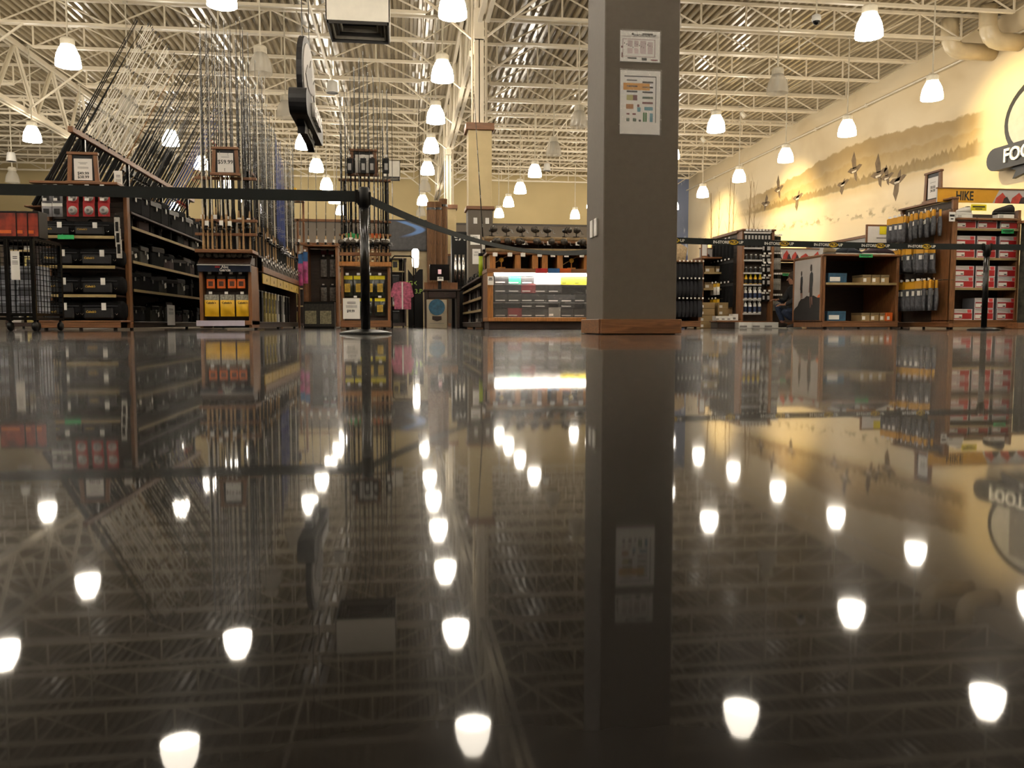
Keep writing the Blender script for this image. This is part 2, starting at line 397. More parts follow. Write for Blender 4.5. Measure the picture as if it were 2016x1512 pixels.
while yy < YB-.3:
    for b, (jm, wm) in enumerate(JM):
        if b == 0 and yy < 8: continue
        j = link('steel_joist', jm, ceil, (0, yy, 0)); link('web', wm, j)
        if k % 2 == 0 and b > 0: link('knee_brace', KB, j, (BAYS[b][0], 0, 0))
    yy += JS; k += 1
# joist girders along the column lines
COLY = [-5.8, 5.57, 16.95, 28.3, 39.7]
def girder(gx):
    for i in range(4):
        y0, y1 = COLY[i], COLY[i+1]
        g = MB(); w = MB()
        for s in (-.11, .03): g.box(gx+s, gx+s+.08, y0, y1, DECK-.2, DECK-.08); g.box(gx+s, gx+s+.08, y0+1., y1-1., GB, GB+.12)
        n = 8; p = (y1-y0-2.)/n
        for q in range(n):
            a = y0+1+q*p; zz = (GB+.06, DECK-.14)
            w.tube((gx-.03, a, zz[q % 2]), (gx-.03, a+p, zz[1-q % 2]), .035, n=5); w.tube((gx+.03, a, zz[q % 2]), (gx+.03, a+p, zz[1-q % 2]), .035, n=5)
        w.tube((gx, y0+1, GB+.06), (gx, y0+.1, DECK-.2), .05, n=5); w.tube((gx, y1-1, GB+.06), (gx, y1-.1, DECK-.2), .05, n=5)
        o = part('joist_girder', g, CREAM, ceil); part('web', w, CREAM, o)
girder(1.55); girder(-10.1)
# bridging rods and conduit lines that run along the room under the deck
for x in (-6.2, -2.3, 5.6, 9.9): part('bridging_rod', MB().tube((x, 6, JB+.06), (x, YB, JB+.06), .016, n=5), CREAM, ceil)
mb = MB().path([(XR-.12, 8, 6.93), (XR-.12, YB, 6.93)], .03); 
for q in range(9): mb.tube((XR-.12, 12+q*3.2, 6.98), (XR-.12, 12+q*3.2, 6.86), .045)
part('sprinkler_pipe', mb, CREAM, ceil)
mb = MB().path([(-1.9, 8, 6.75), (-1.9, YB-1, 6.75)], .035)
for q in range(8): mb.tube((-1.9, 10+q*3.3, 6.7), (-1.9, 10+q*3.3, 6.95), .014)
part('sprinkler_pipe', mb, CREAM, ceil)

# ---------------------------------------------------------------- pendant lamps
LITM = glow('lit prismatic shade', LAMP_COL, LAMP); LITM.cycles.emission_sampling = 'FRONT'
m, N, L, B = new_mat('unlit prismatic shade'); B.inputs['Base Color'].default_value = (.75, .7, .6, 1); B.inputs['Roughness'].default_value = .12; B.inputs['Alpha'].default_value = .5
wv = N.new('ShaderNodeTexWave'); wv.inputs['Scale'].default_value = 18; bp = N.new('ShaderNodeBump'); bp.inputs['Strength'].default_value = .3; L.new(wv.outputs['Fac'], bp.inputs['Height']); L.new(bp.outputs[0], B.inputs['Normal'])
OFFM = m
HOUS = mt('white lamp housing', 'd6cdb8', .4)
def lamp_proto(lit):
    r = thing('pendant_lamp', '', 'lamp')
    part('shade', MB().lathe([(.23, -.2), (.226, -.1), (.2, .03), (.15, .14), (.12, .19)], 14), LITM if lit else OFFM, r, True)
    h = MB().lathe([(.0, .19), (.125, .19), (.13, .2), (.13, .3), (.11, .33), (.03, .34), (.0, .34)], 14)
    part('housing', h, HOUS, r)
    part('stem', MB().tube((0, 0, .33), (0, 0, DECK-5.2-.02), .018, n=6).lathe([(0, DECK-5.2-.09), (.06, DECK-5.2-.08), (.06, DECK-5.2-.01)], 8), HOUS, r)
    b = MB().lathe([(0, -.1), (.055, -.06), (.045, .06), (.03, .19)], 6)
    part('bulb', b, LITM if lit else mt('cold bulb', 'd8d4c8', .2), r, True)
    return Proto(r)
LIT, UNLIT = lamp_proto(True), lamp_proto(False)
OFF = {(-1,1), (-1,2), (-2,2), (2,1), (1,2), (1,3), (0,5), (0,7), (-3,5), (-3,6), (1,0), (1,1), (-4,5), (-4,6)}
ROWN = {-5: 'row far off at left', -4: 'row left of the girder', -3: 'row by the left girder', -2: 'row over the leaning rods', -1: 'row over the hanging fish sign', 0: 'row left of the tall columns', 1: 'row right of the tall columns', 2: 'row above the tall sock tower', 3: 'row beside the mural wall'}
for i in range(-5, 4):
    n_on = n_off = n_out = 0
    for j in range(-5, 8):
        if i == -5 and j > 5: continue
        X, Y = .83+3.581*i, 13.67+3.5165*j
        lit = (i, j) not in OFF and j > -5
        dd = X*FW[0]+Y*FW[1]+5.13*FW[2]; sx, sy = 1008+F*(X*RT[0]+Y*RT[1])/dd, 756-F*(X*UP[0]+Y*UP[1]+5.13*UP[2])/dd
        if not (dd > 0 and -30 < sx < 2046 and sy > -40): n_out += 1; lab = '%s pendant lamp %s outside the view in the %s' % ('glowing' if lit else 'switched-off', od(n_out-1), ROWN[i])
        elif lit: lab = 'glowing pendant lamp, %s nearest in the %s' % (od(n_on), ROWN[i]); n_on += 1
        else: lab = 'switched-off glass pendant lamp, %s nearest dark one in the %s' % (od(n_off), ROWN[i]); n_off += 1
        (LIT if lit else UNLIT).place(lab, (X, Y, 5.2), 0, 'pendant lamps under the roof deck')
# wall washers: unseen track heads added where the mural shows bright patches
def washer(y, z, aim, watts, i):
    r = thing('track_spotlight', 'small white track spotlight, %s along the mural wall' % od(i), 'spotlight', (10.9, y, z), 0, 'track spotlights facing the mural')
    d = (Vector(aim)-Vector((10.9, y, z))).normalized()
    part('head', MB().tube(-d*.1, d*.1, .06, .08, 10), HOUS, r)
    part('bracket', MB().tube((0, 0, .02), (0, 0, JB-z), .015), HOUS, r)
    ld = bpy.data.lights.new('spotlight_lamp', 'SPOT'); ld.energy = watts; ld.spot_size = radians(76); ld.spot_blend = 1.; ld.color = (1, .78, .36); ld.shadow_soft_size = .07
    o = link('spotlight_lamp', ld, r, d*.13); o.rotation_euler = d.to_track_quat('-Z', 'Y').to_euler()
washer(18.6, 6.8, (14.6, 18.3, 4.2), 750, 0); washer(29.5, 6.8, (14.6, 29.8, 3.4), 1150, 1); washer(36.5, 6.8, (14.6, 36.8, 3.4), 1200, 2); washer(25.9, 6.8, (14.6, 25.7, 3.2), 220, 3)
# ---------------------------------------------------------------- columns
TAUPE = mt('taupe column paint', '5c5347', .6, var=.05, scale=30, bump=.03); CRM = mt('cream column paint', 'cdb98a', .6, var=.05)
def column(y, label, i, tall=False):
    h = .25; cx = 1.55
    r = thing('column', label, 'column', (cx, y, 0), 0, 'square columns in a line down the shop')
    part('lower_shaft', MB().cbox(-h, h, -h, h, 0, 4.0 if tall else 2.42, .006), TAUPE, r)
    if not tall: part('upper_shaft', MB().cbox(-h+.015, h-.015, -h+.015, h-.015, 2.42, 4.0, .006), CRM, r)
    b = .27
    mb = MB(); 
    for s in (-1, 1): mb.cbox(-b, b, s*b-.012, s*b+.012, 0.004, .1, .003); mb.cbox(s*b-.012, s*b+.012, -b, b, 0.004, .1, .003)
    part('base_board', mb, WOOD, r)
    for z0, z1 in (((3.93, 4.07),) if tall else ((2.36, 2.43), (3.93, 4.07))):
        part('wood_cap', MB().cbox(-b-.015, b+.015, -b-.015, b+.015, z0, z1, .008), WOOD, r)
    st = MB().box(-.09, .09, -.1, -.08, 4.07, GB); st.box(-.09, .09, .08, .1, 4.07, GB); st.box(-.01, .01, -.1, .1, 4.07, GB)
    st.box(-.1, .1, -.1, .1, GB-.02, GB+.6)
    part('steel_post', st, CREAM, r)
    part('conduit', MB().tube((.13, -.06, 4.07), (.13, -.06, 6.8), .016).tube((.16, .02, 4.07), (.16, .02, 6.8), .016).tube((-.13, .06, 4.07), (-.13, .06, 6.9), .02), CREAM, r)
    return r
c1 = column(COLY[1], 'nearest taupe column with two taped-up store plans', 0, True)
c2 = column(COLY[2], 'middle column, cream above taupe, with two small white wall plates', 1)
c3 = column(COLY[3], 'farthest cream column beside the brown log posts', 2)
for x in (-.14, .1): part('wall_plate', MB().cbox(x, x+.075, -.262, -.25, 2.08, 2.2, .004), WHITEP, c2)
part('light_switch', MB().cbox(-.262, -.25, -.09, -.02, .66, .78, .003), WHITEP, c1); part('light_switch', MB().cbox(-.262, -.25, .03, .1, .66, .78, .003), WHITEP, c1)
# taped plans on the nearest column (their own things, flat prints in plastic sleeves)
fc = Frame(1.55-.25, COLY[1]-.25, 0)
SLEEVE = mt('plastic sleeve', 'ffffff', .08, alpha=.22, bump=.6, scale=9, spec=.8)
PLUM = mt('pale plum print', 'b8a4a4', .6, var=.1); TEAL = mt('teal print', '4c8c9c', .6); DKG = mt('dark green print', '24442c', .6); MAR = mt('maroon print', '6c2430', .6)
def plan(a, b, name, label):
    (x0, z1), (x1, z0) = fc.px(*a, -.004), fc.px(*b, -.004)
    r = thing(name, label, 'sign', fc.w((x0+x1)/2, -.004, (z0+z1)/2))
    w, h = (x1-x0)/2, (z1-z0)/2
    part('paper', MB().box(-w+.008, w-.008, -.001, .001, -h+.008, h-.008), WHITE, r)
    mb = MB(); g = [[(-w+2*w*i/8, -.004-.003*random.random(), -h+2*h*j/8) for i in range(9)] for j in range(9)]
    part('plastic_sleeve', mb.quadgrid(g), SLEEVE, r, True)
    return r, w, h
def prints(r, w, h, items, mats):       # items: (x0,x1,z0,z1 in 0..1 from top left, material index)
    for mi in range(len(mats)):
        mb = MB()
        for a, b, c, d, k in items:
            if k == mi: mb.box(-w+2*w*a, -w+2*w*b, -.002, -.001, h-2*h*d, h-2*h*c)
        if mb.v: part('print', mb, mats[mi], r)
r, w, h = plan((1219, 57), (1301, 126), 'floor_plan_sheet', 'upper sheet on the column, a small pale evacuation plan')
it = [(.08,.86,.28,.30,0),(.08,.86,.8,.82,0),(.08,.1,.28,.82,0),(.84,.86,.28,.82,0),(.2,.32,.33,.52,1),(.36,.46,.33,.52,1),(.2,.32,.56,.72,1),(.36,.46,.56,.72,1),(.5,.64,.33,.72,1),(.68,.8,.36,.72,1),(.55,.8,.1,.14,2),(.06,.42,.05,.06,0),(.06,.42,.2,.21,0),(.42,.43,.05,.2,0),(.2,.42,.84,.88,2),(.54,.66,.84,.92,2),(.76,.92,.88,.92,3),(.06,.1,.7,.85,3),(.05,.09,.5,.56,3),(.3,.34,.1,.16,2),(.72,.74,.1,.16,3)]
for k in range(14): a, b = .12+.05*k, .4+.03*(k % 5); it.append((a, a+.02, b, b+.03, 2))
prints(r, w, h, it, [PLUM, mt('faint plum print', 'd0bcbc', .6), INK, MAR])
text('EVACUATION MAP', .022, INK, r, (.03, -.0025, h-.035), wscale=.8)
r, w, h = plan((1219, 135), (1301, 268), 'store_map_sheet', 'larger lower sheet on the column, a store map with an orange bar')
it = [(.12,.86,.1,.115,0),(.86,.875,.1,.8,0),(.1,.72,.21,.315,1),(.18,.42,.16,.175,0)]
for a, b in ((.18,.245),(.18,.325),(.55,.18),(.55,.255),(.55,.33)): it.append((a, a+.25, b, b+.025, 0))
it += [(.55,.8,.41,.44,2),(.55,.8,.49,.52,3),(.18,.33,.39,.47,4),(.33,.43,.39,.47,3),(.17,.34,.53,.6,5),(.43,.48,.53,.57,3),(.43,.51,.575,.64,6),(.6,.8,.565,.615,6),(.18,.25,.665,.69,3),(.32,.4,.665,.69,3),(.18,.25,.74,.79,2),(.33,.41,.74,.79,2),(.47,.52,.76,.79,0),(.57,.61,.65,.79,7),(.62,.66,.65,.79,7),(.73,.8,.66,.79,6)]
prints(r, w, h, it, [INK, mt('orange bar print', 'e09820', .6), DKG, MAR, mt('khaki print', 'b8b068', .6), mt('brown print', 'a4641c', .6), TEAL, mt('leaf print', '2c7430', .6)])
# ---------------------------------------------------------------- air handling
def hvac(x0, x1, y0, y1, z0, z1, label):
    r = thing('air_diffuser_box', label, 'air vent', ((x0+x1)/2, y0, z0)); w = (x1-x0)/2; d = y1-y0
    mb = MB().box(-w, w, 0, .02, .0, z1-z0).box(-w, w, d-.02, d, 0, z1-z0).box(-w, -w+.02, 0, d, 0, z1-z0).box(w-.02, w, 0, d, 0, z1-z0).box(-w, w, 0, d, z1-z0-.02, z1-z0)
    part('casing', mb, mt('white duct paint', 'ddd8cc', .45, var=.04), r)
    for q, e in enumerate((.02, .09, .16, .23)):
        mb = MB(); zz = .0+.045*q
        mb.box(-w+e, w-e, e, e+.025, zz-.05, zz+.01).box(-w+e, w-e, d-e-.025, d-e, zz-.05, zz+.01).box(-w+e, -w+e+.025, e, d-e, zz-.05, zz+.01).box(w-e-.025, w-e, e, d-e, zz-.05, zz+.01)
        part('louver_frame', mb, mt('dark louver', '2c2a28', .4) if q % 2 == 0 else mt('pale louver', '8c867a', .4), r)
    part('filter', MB().box(-w+.25, w-.25, .25, d-.25, .2, .22), mt('black filter', '0c0c0c', .9), r)
    mb = MB()
    for sx in (-w+.05, w-.05):
        for sy in (.05, d-.05): mb.tube((sx, sy, z1-z0), (sx, sy, DECK-z0), .012)
    part('hanger_rod', mb, CREAM, r)
hvac(-1.36, -.2, 15.8, 16.9, 5.62, 6.3, 'large white air diffuser box hanging near the fish sign')
hvac(-.77, -.08, 34.6, 35.4, 6.1, 6.75, 'small distant white air diffuser box above the back aisle')
DUCT = mt('painted duct', 'd6c4a0', .3, var=.05)
def duct(y, x, zc, i):
    pts = [(x, y, DECK-.02), (x, y, zc+.4)]+[(x+.32-.32*cos(a), y, zc+.4-.4*sin(a)) for a in (.4, .8, 1.2, 1.57)]+[(XR-.01, y, zc)]
    mb = MB().path(pts, .2, 16)
    r = thing('round_duct', ['front of two round elbow ducts entering the mural wall', 'rear of two round elbow ducts by the mural wall'][i], 'duct', (x, y, DECK))
    mb.v = [(a-x, b-y, c-DECK) for a, b, c in mb.v]
    part('pipe', mb, DUCT, r, True)
    part('seam_collar', MB().lathe([(.212, -.5), (.212, -.54)], 16), DUCT, r)
duct(18.4, 13.75, 6.75, 0); duct(19.3, 13.4, 6.8, 1)
def dome_cam():
    X, Z = pY(1607, 42, 17.0)
    r = thing('dome_camera', 'small white dome security camera on a ceiling stem', 'camera', (X, 17.0, Z))
    part('housing', MB().lathe([(.09, 0), (.1, .04), (.09, .12), (.03, .15)], 14, close=True), WHITEP, r, True)
    part('dome', MB().lathe([(0, -.08), (.05, -.06), (.075, -.02), (.078, .0)], 14), BLACKP, r, True)
    part('stem', MB().tube((0, 0, .14), (0, 0, DECK-Z), .018), HOUS, r)
dome_cam()
def speaker(px, py, Y, label):
    X, Z = pY(px, py, Y)
    r = thing('ceiling_speaker', label, 'speaker', (X, Y, Z))
    part('body', MB().lathe([(.16, -.13), (.15, -.1), (.12, .15), (.09, .17), (0, .17)], 14), WHITEP, r, True)
    part('grille', MB().lathe([(0, -.12), (.145, -.125), (.15, -.13)], 14), mt('speaker grille', '55504a', .6), r)
    part('cable', MB().tube((0, 0, .16), (0, 0, DECK-Z), .008), HOUS, r)
speaker(654, 173, 22, 'white pendant speaker right of the hanging fish sign'); speaker(22, 310, 30, 'small white pendant speaker at the far left'); speaker(1077, 330, 34, 'small white pendant speaker right of the middle column')
# ---------------------------------------------------------------- department signs
SIGNG = mt('sign charcoal', '161619', .5, var=.1); SIGNL = mt('sign pale grey', 'b0aca6', .55, var=.06); SIGNM = mt('sign mid grey', '77736e', .55, var=.1)
def ell(a, b, n=40, cx=0, cz=0): return [(cx+a*cos(2*pi*k/n), cz+b*sin(2*pi*k/n)) for k in range(n)]
def stad(w, h, n=10, cz=0):
    r = h/2; P = []
    for k in range(n+1): t = -pi/2+pi*k/n; P.append((w/2-r+r*cos(t), cz+r*sin(t)))
    for k in range(n+1): t = pi/2+pi*k/n; P.append((-w/2+r+r*cos(t), cz+r*sin(t)))
    return P
def dept_sign(label, loc, rz, s, word, th, emblem, tail, both=False):
    r = thing('department_sign', label, 'sign', loc, rz)
    q = lambda P: [(a*s, b*s) for a, b in P]
    o = part('oval_frame', MB().prism(q(ell(.75, .55)), 0, th*.6), SIGNG, r)
    fcs = ((0, -1),)+(((th*.6, 1),) if both else ())
    for y0, sg in fcs:
        part('oval_face', MB().prism(q(ell(.665, .465)), y0, y0+sg*.012*s), SIGNL, r)
        mb = MB()
        for P in emblem: mb.prism(q(P), y0+sg*.012*s, y0+sg*.022*s)
        part('emblem', mb, SIGNM, r)
    part('banner', MB().prism(q(stad(2.0, .30, cz=-.42)), -.05*s-(.02 if both else 0), th+(.02 if both else 0)), SIGNG, r)
    text(word, .24*s, WHITEP, r, (0, -.05*s-.02-(.02 if both else 0), -.42*s), bold=.006*s, ext=.018)
    rb = [(-.62, -.58), (-.5, -.62), (-.56, -.72), (-.3, -.67), (.3, -.67), (.56, -.72), (.5, -.62), (.62, -.58), (.3, -.54), (-.3, -.54)]
    part('ribbon', MB().prism(q(rb), .0, th*.8), SIGNG, r)
    text(tail, .075*s, WHITEP, r, (0, -.008, -.61*s), bold=.002*s, ext=.006)
    return r
fish = [[(-.5, .0), (-.3, .16), (.05, .2), (.3, .08), (.5, .2), (.46, 0), (.52, -.16), (.3, -.05), (.0, -.14), (-.32, -.1)], [(-.05, .19), (.1, .33), (.2, .15)], [(-.1, -.12), (.05, -.28), (.08, -.1)]]
boot = [[(-.3, .35), (-.02, .35), (.0, .02), (.3, -.1), (.36, -.26), (-.32, -.26)], [(-.36, -.28), (.38, -.28), (.38, -.34), (-.36, -.34)]]
d = dept_sign('black oval fish sign hanging edge-on from the roof', (-1.06, 10.0, 2.83), pi/2, .92, 'FISHING', .1, fish, 'SINCE 1961', True)
for x in (-.35, .35): part('hanging_cable', MB().tube((x, .03, .43), (x, .03, DECK-2.83), .005, n=5), BLACKM, d)
d = dept_sign('grey oval FOOTWEAR sign standing off the mural wall', (14.32, 17.1, 4.75+.05), -pi/2, 1.8, 'FOOTWEAR', .12, boot, 'SINCE 1961')
part('standoff', MB().tube((-1., .1, 0), (-1., .28, 0), .03).tube((1., .1, 0), (1., .28, 0), .03), STEEL, d)
# ================================================================ PRODUCT PROTOTYPES (each built once at the origin, front towards -y)
def superloft(mb, secs, n=14, p=3., mi=0):
    """rounded soft body: sections (x, cy, cz, ry, rz)"""
    rings = []
    for x, cy, cz, ry, rz in secs:
        R = []
        for k in range(n):
            a = 2*pi*k/n; c, s_ = cos(a), sin(a)
            R.append((x, cy+ry*math.copysign(abs(c)**(2/p), c), cz+rz*math.copysign(abs(s_)**(2/p), s_)))
        rings.append(R)
    vs = [v for r in rings for v in r]; fs = []
    for i in range(len(rings)-1): fs += [(i*n+k, i*n+(k+1)%n, (i+1)*n+(k+1)%n, (i+1)*n+k) for k in range(n)]
    fs += [tuple(reversed(range(n))), tuple(range((len(rings)-1)*n, len(rings)*n))]
    return mb.add(vs, fs, mi)
def p_bag(w=.46, h=.22, d=.3):
    r = thing('tackle_bag', '', 'bag')
    a = w/2
    part('body', superloft(MB(), [(-a, d/2, h*.48, d*.36, h*.36), (-a+.03, d/2, h*.5, d*.47, h*.47), (0, d/2, h*.5, d*.5, h*.5), (a-.03, d/2, h*.5, d*.47, h*.47), (a, d/2, h*.48, d*.36, h*.36)]), BLACK, r, True)
    pk = part('front_pocket', MB().cbox(-a*.78, a*.62, -.025, .03, h*.08, h*.62, .014), mt('black ripstop', '121215', .45, var=.2, bump=.1, scale=40), r)
    text("Cabela's", .034, GOLD, pk, (-a*.42, -.0265, h*.42), ext=.0008, bold=.0006, shear=.25)
    part('zip', MB().tube((-a*.85, -.002, h*.7), (a*.85, -.002, h*.7), .004), mt('grey zip', '4a4a4c', .4), r)
    mb = MB()
    for x in (a*.78, -a*.88):
        mb.path([(x+.014*cos(t), -.006, h*.36+.016*sin(t)) for t in [pi+pi*k/6 for k in range(7)]], .003, 5)
    part('ring_clip', mb, CHROME, r)
    part('handle', MB().path([(-a*.35, d*.42, h*.96), (-a*.25, d*.42, h*1.09), (a*.25, d*.42, h*1.09), (a*.35, d*.42, h*.96)], .011, 6), BLACK, r, True)
    part('swing_tag', MB().box(a*.1, a*.32, -.03, -.027, h*.5, h*.85), WHITE, r)
    return Proto(r)
BAG = p_bag()
def p_pack(name, cat, w, h, body, card, d=.03, frac=.25, win=None, bulge=True, tag_=True, lab=None, word=None, wz=.5):
    """a hanging packet, hung from its top at z=0; card header above a pouch"""
    r = thing(name, '', cat)
    hc = h*frac
    part('header_card', MB().box(-w/2, w/2, .0, .003, -hc, 0), card, r)
    mb = MB()
    if bulge: mb.quadgrid([[(-w/2+w*i/4, -d*sin(pi*i/4)*sin(pi*j/5)-.001, -hc-(h-hc)*j/5) for i in range(5)] for j in range(6)]); mb.quadgrid([[(-w/2+w*i/4, .003, -hc-(h-hc)*j/5) for i in range(5)] for j in range(6)])
    else: mb.cbox(-w/2, w/2, -d, .002, -h, -hc, .006)
    part('pouch', mb, body, r, bulge)
    if win: part('window', MB().box(-w*.28, w*.28, -d*1.04-.001, -d*.9, -hc-(h-hc)*.75, -hc-(h-hc)*.25), win, r)
    part('peg_hook', MB().tube((0, .1, .012), (0, -.05, .012), .003, n=5), CHROME, r)
    if tag_: part('price_tag', MB().box(-.02, .02, -.053, -.05, .005, .035), WHITE, r)
    if word: text(word[0], word[1], word[2], r, (0, -.002-d*(.1 if wz == .5 else .75), -hc*wz), ext=.0006, bold=.0006)
    return Proto(r)
def p_blister(name, card, blob, w=.13, h=.17):
    r = thing(name, '', 'reel pack')
    part('card', MB().cbox(-w/2, w/2, 0, .004, -h, 0, .004), card, r)
    part('spool', MB().lathe([(0, -.04), (.035, -.04), (.04, -.03), (.04, -.005), (.052, .0)], 14, (0, 0, -h*.58), axis='y'), blob, r, True)
    part('hub', MB().lathe([(0, -.047), (.014, -.045), (.016, -.04)], 10, (0, 0, -h*.58), axis='y'), GREY, r)
    part('peg_hook', MB().tube((0, .1, .012), (0, -.05, .012), .003, n=5), CHROME, r)
    part('price_tag', MB().box(-.024, .024, -.053, -.05, .005, .032), WHITE, r)
    return Proto(r)
RODB = mt('black rod blank', '101012', .25, var=.1); RODW = mt('white rod blank', 'd8cfbc', .3, var=.1); RODBL = mt('blue rod blank', '24397a', .3); RODR = mt('red rod trim', 'b83a28', .4); RODBR = mt('bamboo rod blank', '8a5c24', .4, var=.25, scale=20)
EVA = mt('black foam grip', '141414', .8)
def p_rod(L_, blank, grip, reel=None, r0=.006, guides=True, wrap=None, tagc=None, long=0):
    r = thing('fishing_rod', '', 'fishing rod')
    part('blank', MB().tube((0, 0, .3), (0, 0, L_), r0, .0032, 6), blank, r)
    hb = MB().lathe([(0, 0), (.014, .0), (.015, .02), (.013, .1), (.011, .2), (.01, .26), (.015, .28), (.014, .4), (.008, .47)], 8)
    if long: hb = MB().lathe([(0, 0), (.016, .0), (.017, .02), (.015, .3), (.02, .34), (.014, .4), (.014, long-.2), (.02, long-.16), (.016, long), (.01, long+.05)], 8)
    part('grip', hb, grip, r, True)
    if guides:
        mb = MB(); n = 7
        for k in range(n):
            zz = .6+(L_-.62)*(k/(n-1))**.85; s = .024*(1-.7*k/(n-1))
            mb.path([(0, -.004-s+s*cos(t), zz+s*.0+s*sin(t)*.9) for t in [2*pi*q/6 for q in range(7)]], .0022, 4); mb.tube((0, -.003, zz-.02), (0, -.003, zz+.02), .004, n=4)
        part('line_guide', mb, STEEL if wrap is None else wrap, r)['kind'] = 'stuff'
    if reel:
        mb = MB().tube((0, -.008, .27), (0, -.045, .27), .006, n=5).lathe([(0, -.03), (.022, -.03), (.024, -.012), (.018, -.01), (.018, .014), (.026, .016), (.024, .03), (0, .034)], 10, (0, -.065, .28))
        o = part('reel', mb, reel, r, True)
        part('crank', MB().tube((.02, -.065, .27), (.055, -.065, .27), .004, n=5).tube((.055, -.065, .27), (.055, -.09, .25), .005, n=5), STEEL, o)
    if tagc: part('price_tag', MB().box(-.024, .024, -.03, -.028, .3, .38), tagc, r)
    return Proto(r)
R_WHITE = p_rod(2.45, RODW, CORK, None, .011)
R_WHITEL = p_rod(2.6, mt('ivory rod blank', 'f2ecdf', .3, var=.05), EVA, None, .013, wrap=INK, long=1.0)
R_BLACKL = p_rod(2.5, RODB, EVA, BLACKP, .011, wrap=INK, long=.9)
R_WHITE2 = p_rod(2.3, RODW, CORK, BLACKP, .011, tagc=WHITE)
R_BLACK = p_rod(2.45, RODB, EVA, None, .0095)
R_BLACK2 = p_rod(2.2, RODB, CORK, BLACKP, .0095, tagc=WHITE)
R_BLUE = p_rod(2.1, RODBL, EVA, mt('silver reel', 'a8a8b0', .25, .7), .012)
R_RED = p_rod(1.9, RODB, EVA, RODR, .01, wrap=RODR)
R_BROWN = p_rod(2.5, RODBR, CORK, None, .013)
def p_reel():
    r = thing('fishing_reel', '', 'fishing reel')
    part('foot', MB().tube((0, 0, 0), (0, 0, .05), .006, n=5).cbox(-.035, .035, -.008, .008, -.006, .002, .003), BLACKP, r)
    part('gear_case', superloft(MB(), [(-.03, 0, .06, .012, .014), (-.01, 0, .065, .024, .024), (.02, 0, .065, .024, .024), (.035, 0, .065, .012, .014)], 10, 2.2), mt('graphite reel', '26262a', .25, .5), r, True)
    part('spool', MB().lathe([(0, -.08), (.034, -.08), (.036, -.07), (.026, -.066), (.026, -.036), (.038, -.034), (.036, -.022), (0, -.02)], 14, (0, 0, .068), axis='y'), mt('dark spool', '4c463f', .3, .5), r, True)
    part('crank', MB().path([(.035, 0, .065), (.06, 0, .065), (.065, 0, .03), (.085, 0, .03)], .005, 5), STEEL, r)
    return Proto(r)
REEL = p_reel()
def p_carton(name, cat, w, d, h, body, front=None, label_=WHITE, lid=None, lw=.55, lh=.5):
    r = thing(name, '', cat); a = w/2
    part('body', MB().cbox(-a, a, 0, d, 0, h*(.8 if lid else 1), .003), body, r)
    if front: part('front_print', MB().box(-a*.94, a*.94, -.002, .0, h*.06, h*(.74 if lid else .92)), front, r)
    part('label', MB().box(-a*.85, -a*.85+w*lw*.8, -.004, -.001, h*.16, h*(.16+lh)), label_, r)
    if lid: part('lid', MB().cbox(-a-.004, a+.004, -.005, d+.004, h*.72, h, .003), lid, r)
    return Proto(r)
def p_shoebox(side=False):
    r = thing('shoe_box', '', 'box'); a, d, h = .155, .3, .115
    SB = mt('shoebox white edge', 'd8cfd0', .5); SG = mt('shoebox grey side', '6d6c72', .6, var=.1)
    mb = MB().cbox(-a, a, 0, d, 0, h, .003); part('body', mb, SG, r)
    part('end_panel', MB().box(-a+.001, a-.001, -.003, .0, .001, h-.001), SB, r)
    part('red_print', MB().box(-a+.012, a-.012, -.005, -.002, .01, h*.62), RED, r)
    part('label', MB().box(-a+.016, -.01, -.007, -.003, .018, h*.5), WHITE, r)
    part('stock_number', MB().box(-.06, -.02, -.008, -.0035, .024, .034), INK, r)
    part('lid_flap', MB().prism([(-a+.008, h*.96), (a*.42, h*.96), (a*.38, h*.66), (-a+.02, h*.88)], -.006, -.002), LGREY, r)
    part('logo_patch', MB().prism([(a*.45, h*.94), (a*.86, h*.94), (a*.86, h*.66), (a*.5, h*.66)], -.007, -.002), mt('coral print', 'd04444', .5), r)
    return Proto(r)
SHOEBOX = p_shoebox()
def p_shoe(name, up, sole, lace, label=''):
    r = thing(name, label, 'shoe')
    secs = []
    for t in [0, .08, .2, .35, .5, .62, .75, .88, 1.]:
        x = -.14+.28*t; w = .036+.014*sin(pi*min(1, t*1.1)); w *= (.6 if t in (0, 1.) else 1)
        hh = (.095 if t < .35 else .095-.055*(t-.35)/.65)*(0.8 if t == 0 else 1)*(.6 if t == 1 else 1)
        secs.append((x, 0, .02+hh/2, w, hh/2))
    part('upper', superloft(MB(), secs, 12, 2.4), up, r, True)
    part('sole', superloft(MB(), [(x*1.04, cy, .014, ry*1.1, .015) for x, cy, cz, ry, rz in secs], 12, 4), sole, r, True)
    mb = MB()
    for k in range(4): mb.tube((.0+.024*k, -.03, .098-.011*k), (.0+.024*k, .03, .098-.011*k), .004, n=4)
    part('laces', mb, lace, r)
    part('collar', MB().lathe([(.03, .11), (.036, .118), (.028, .121)], 10, (-.085, 0, 0)), BLACKP, r)
    return Proto(r)
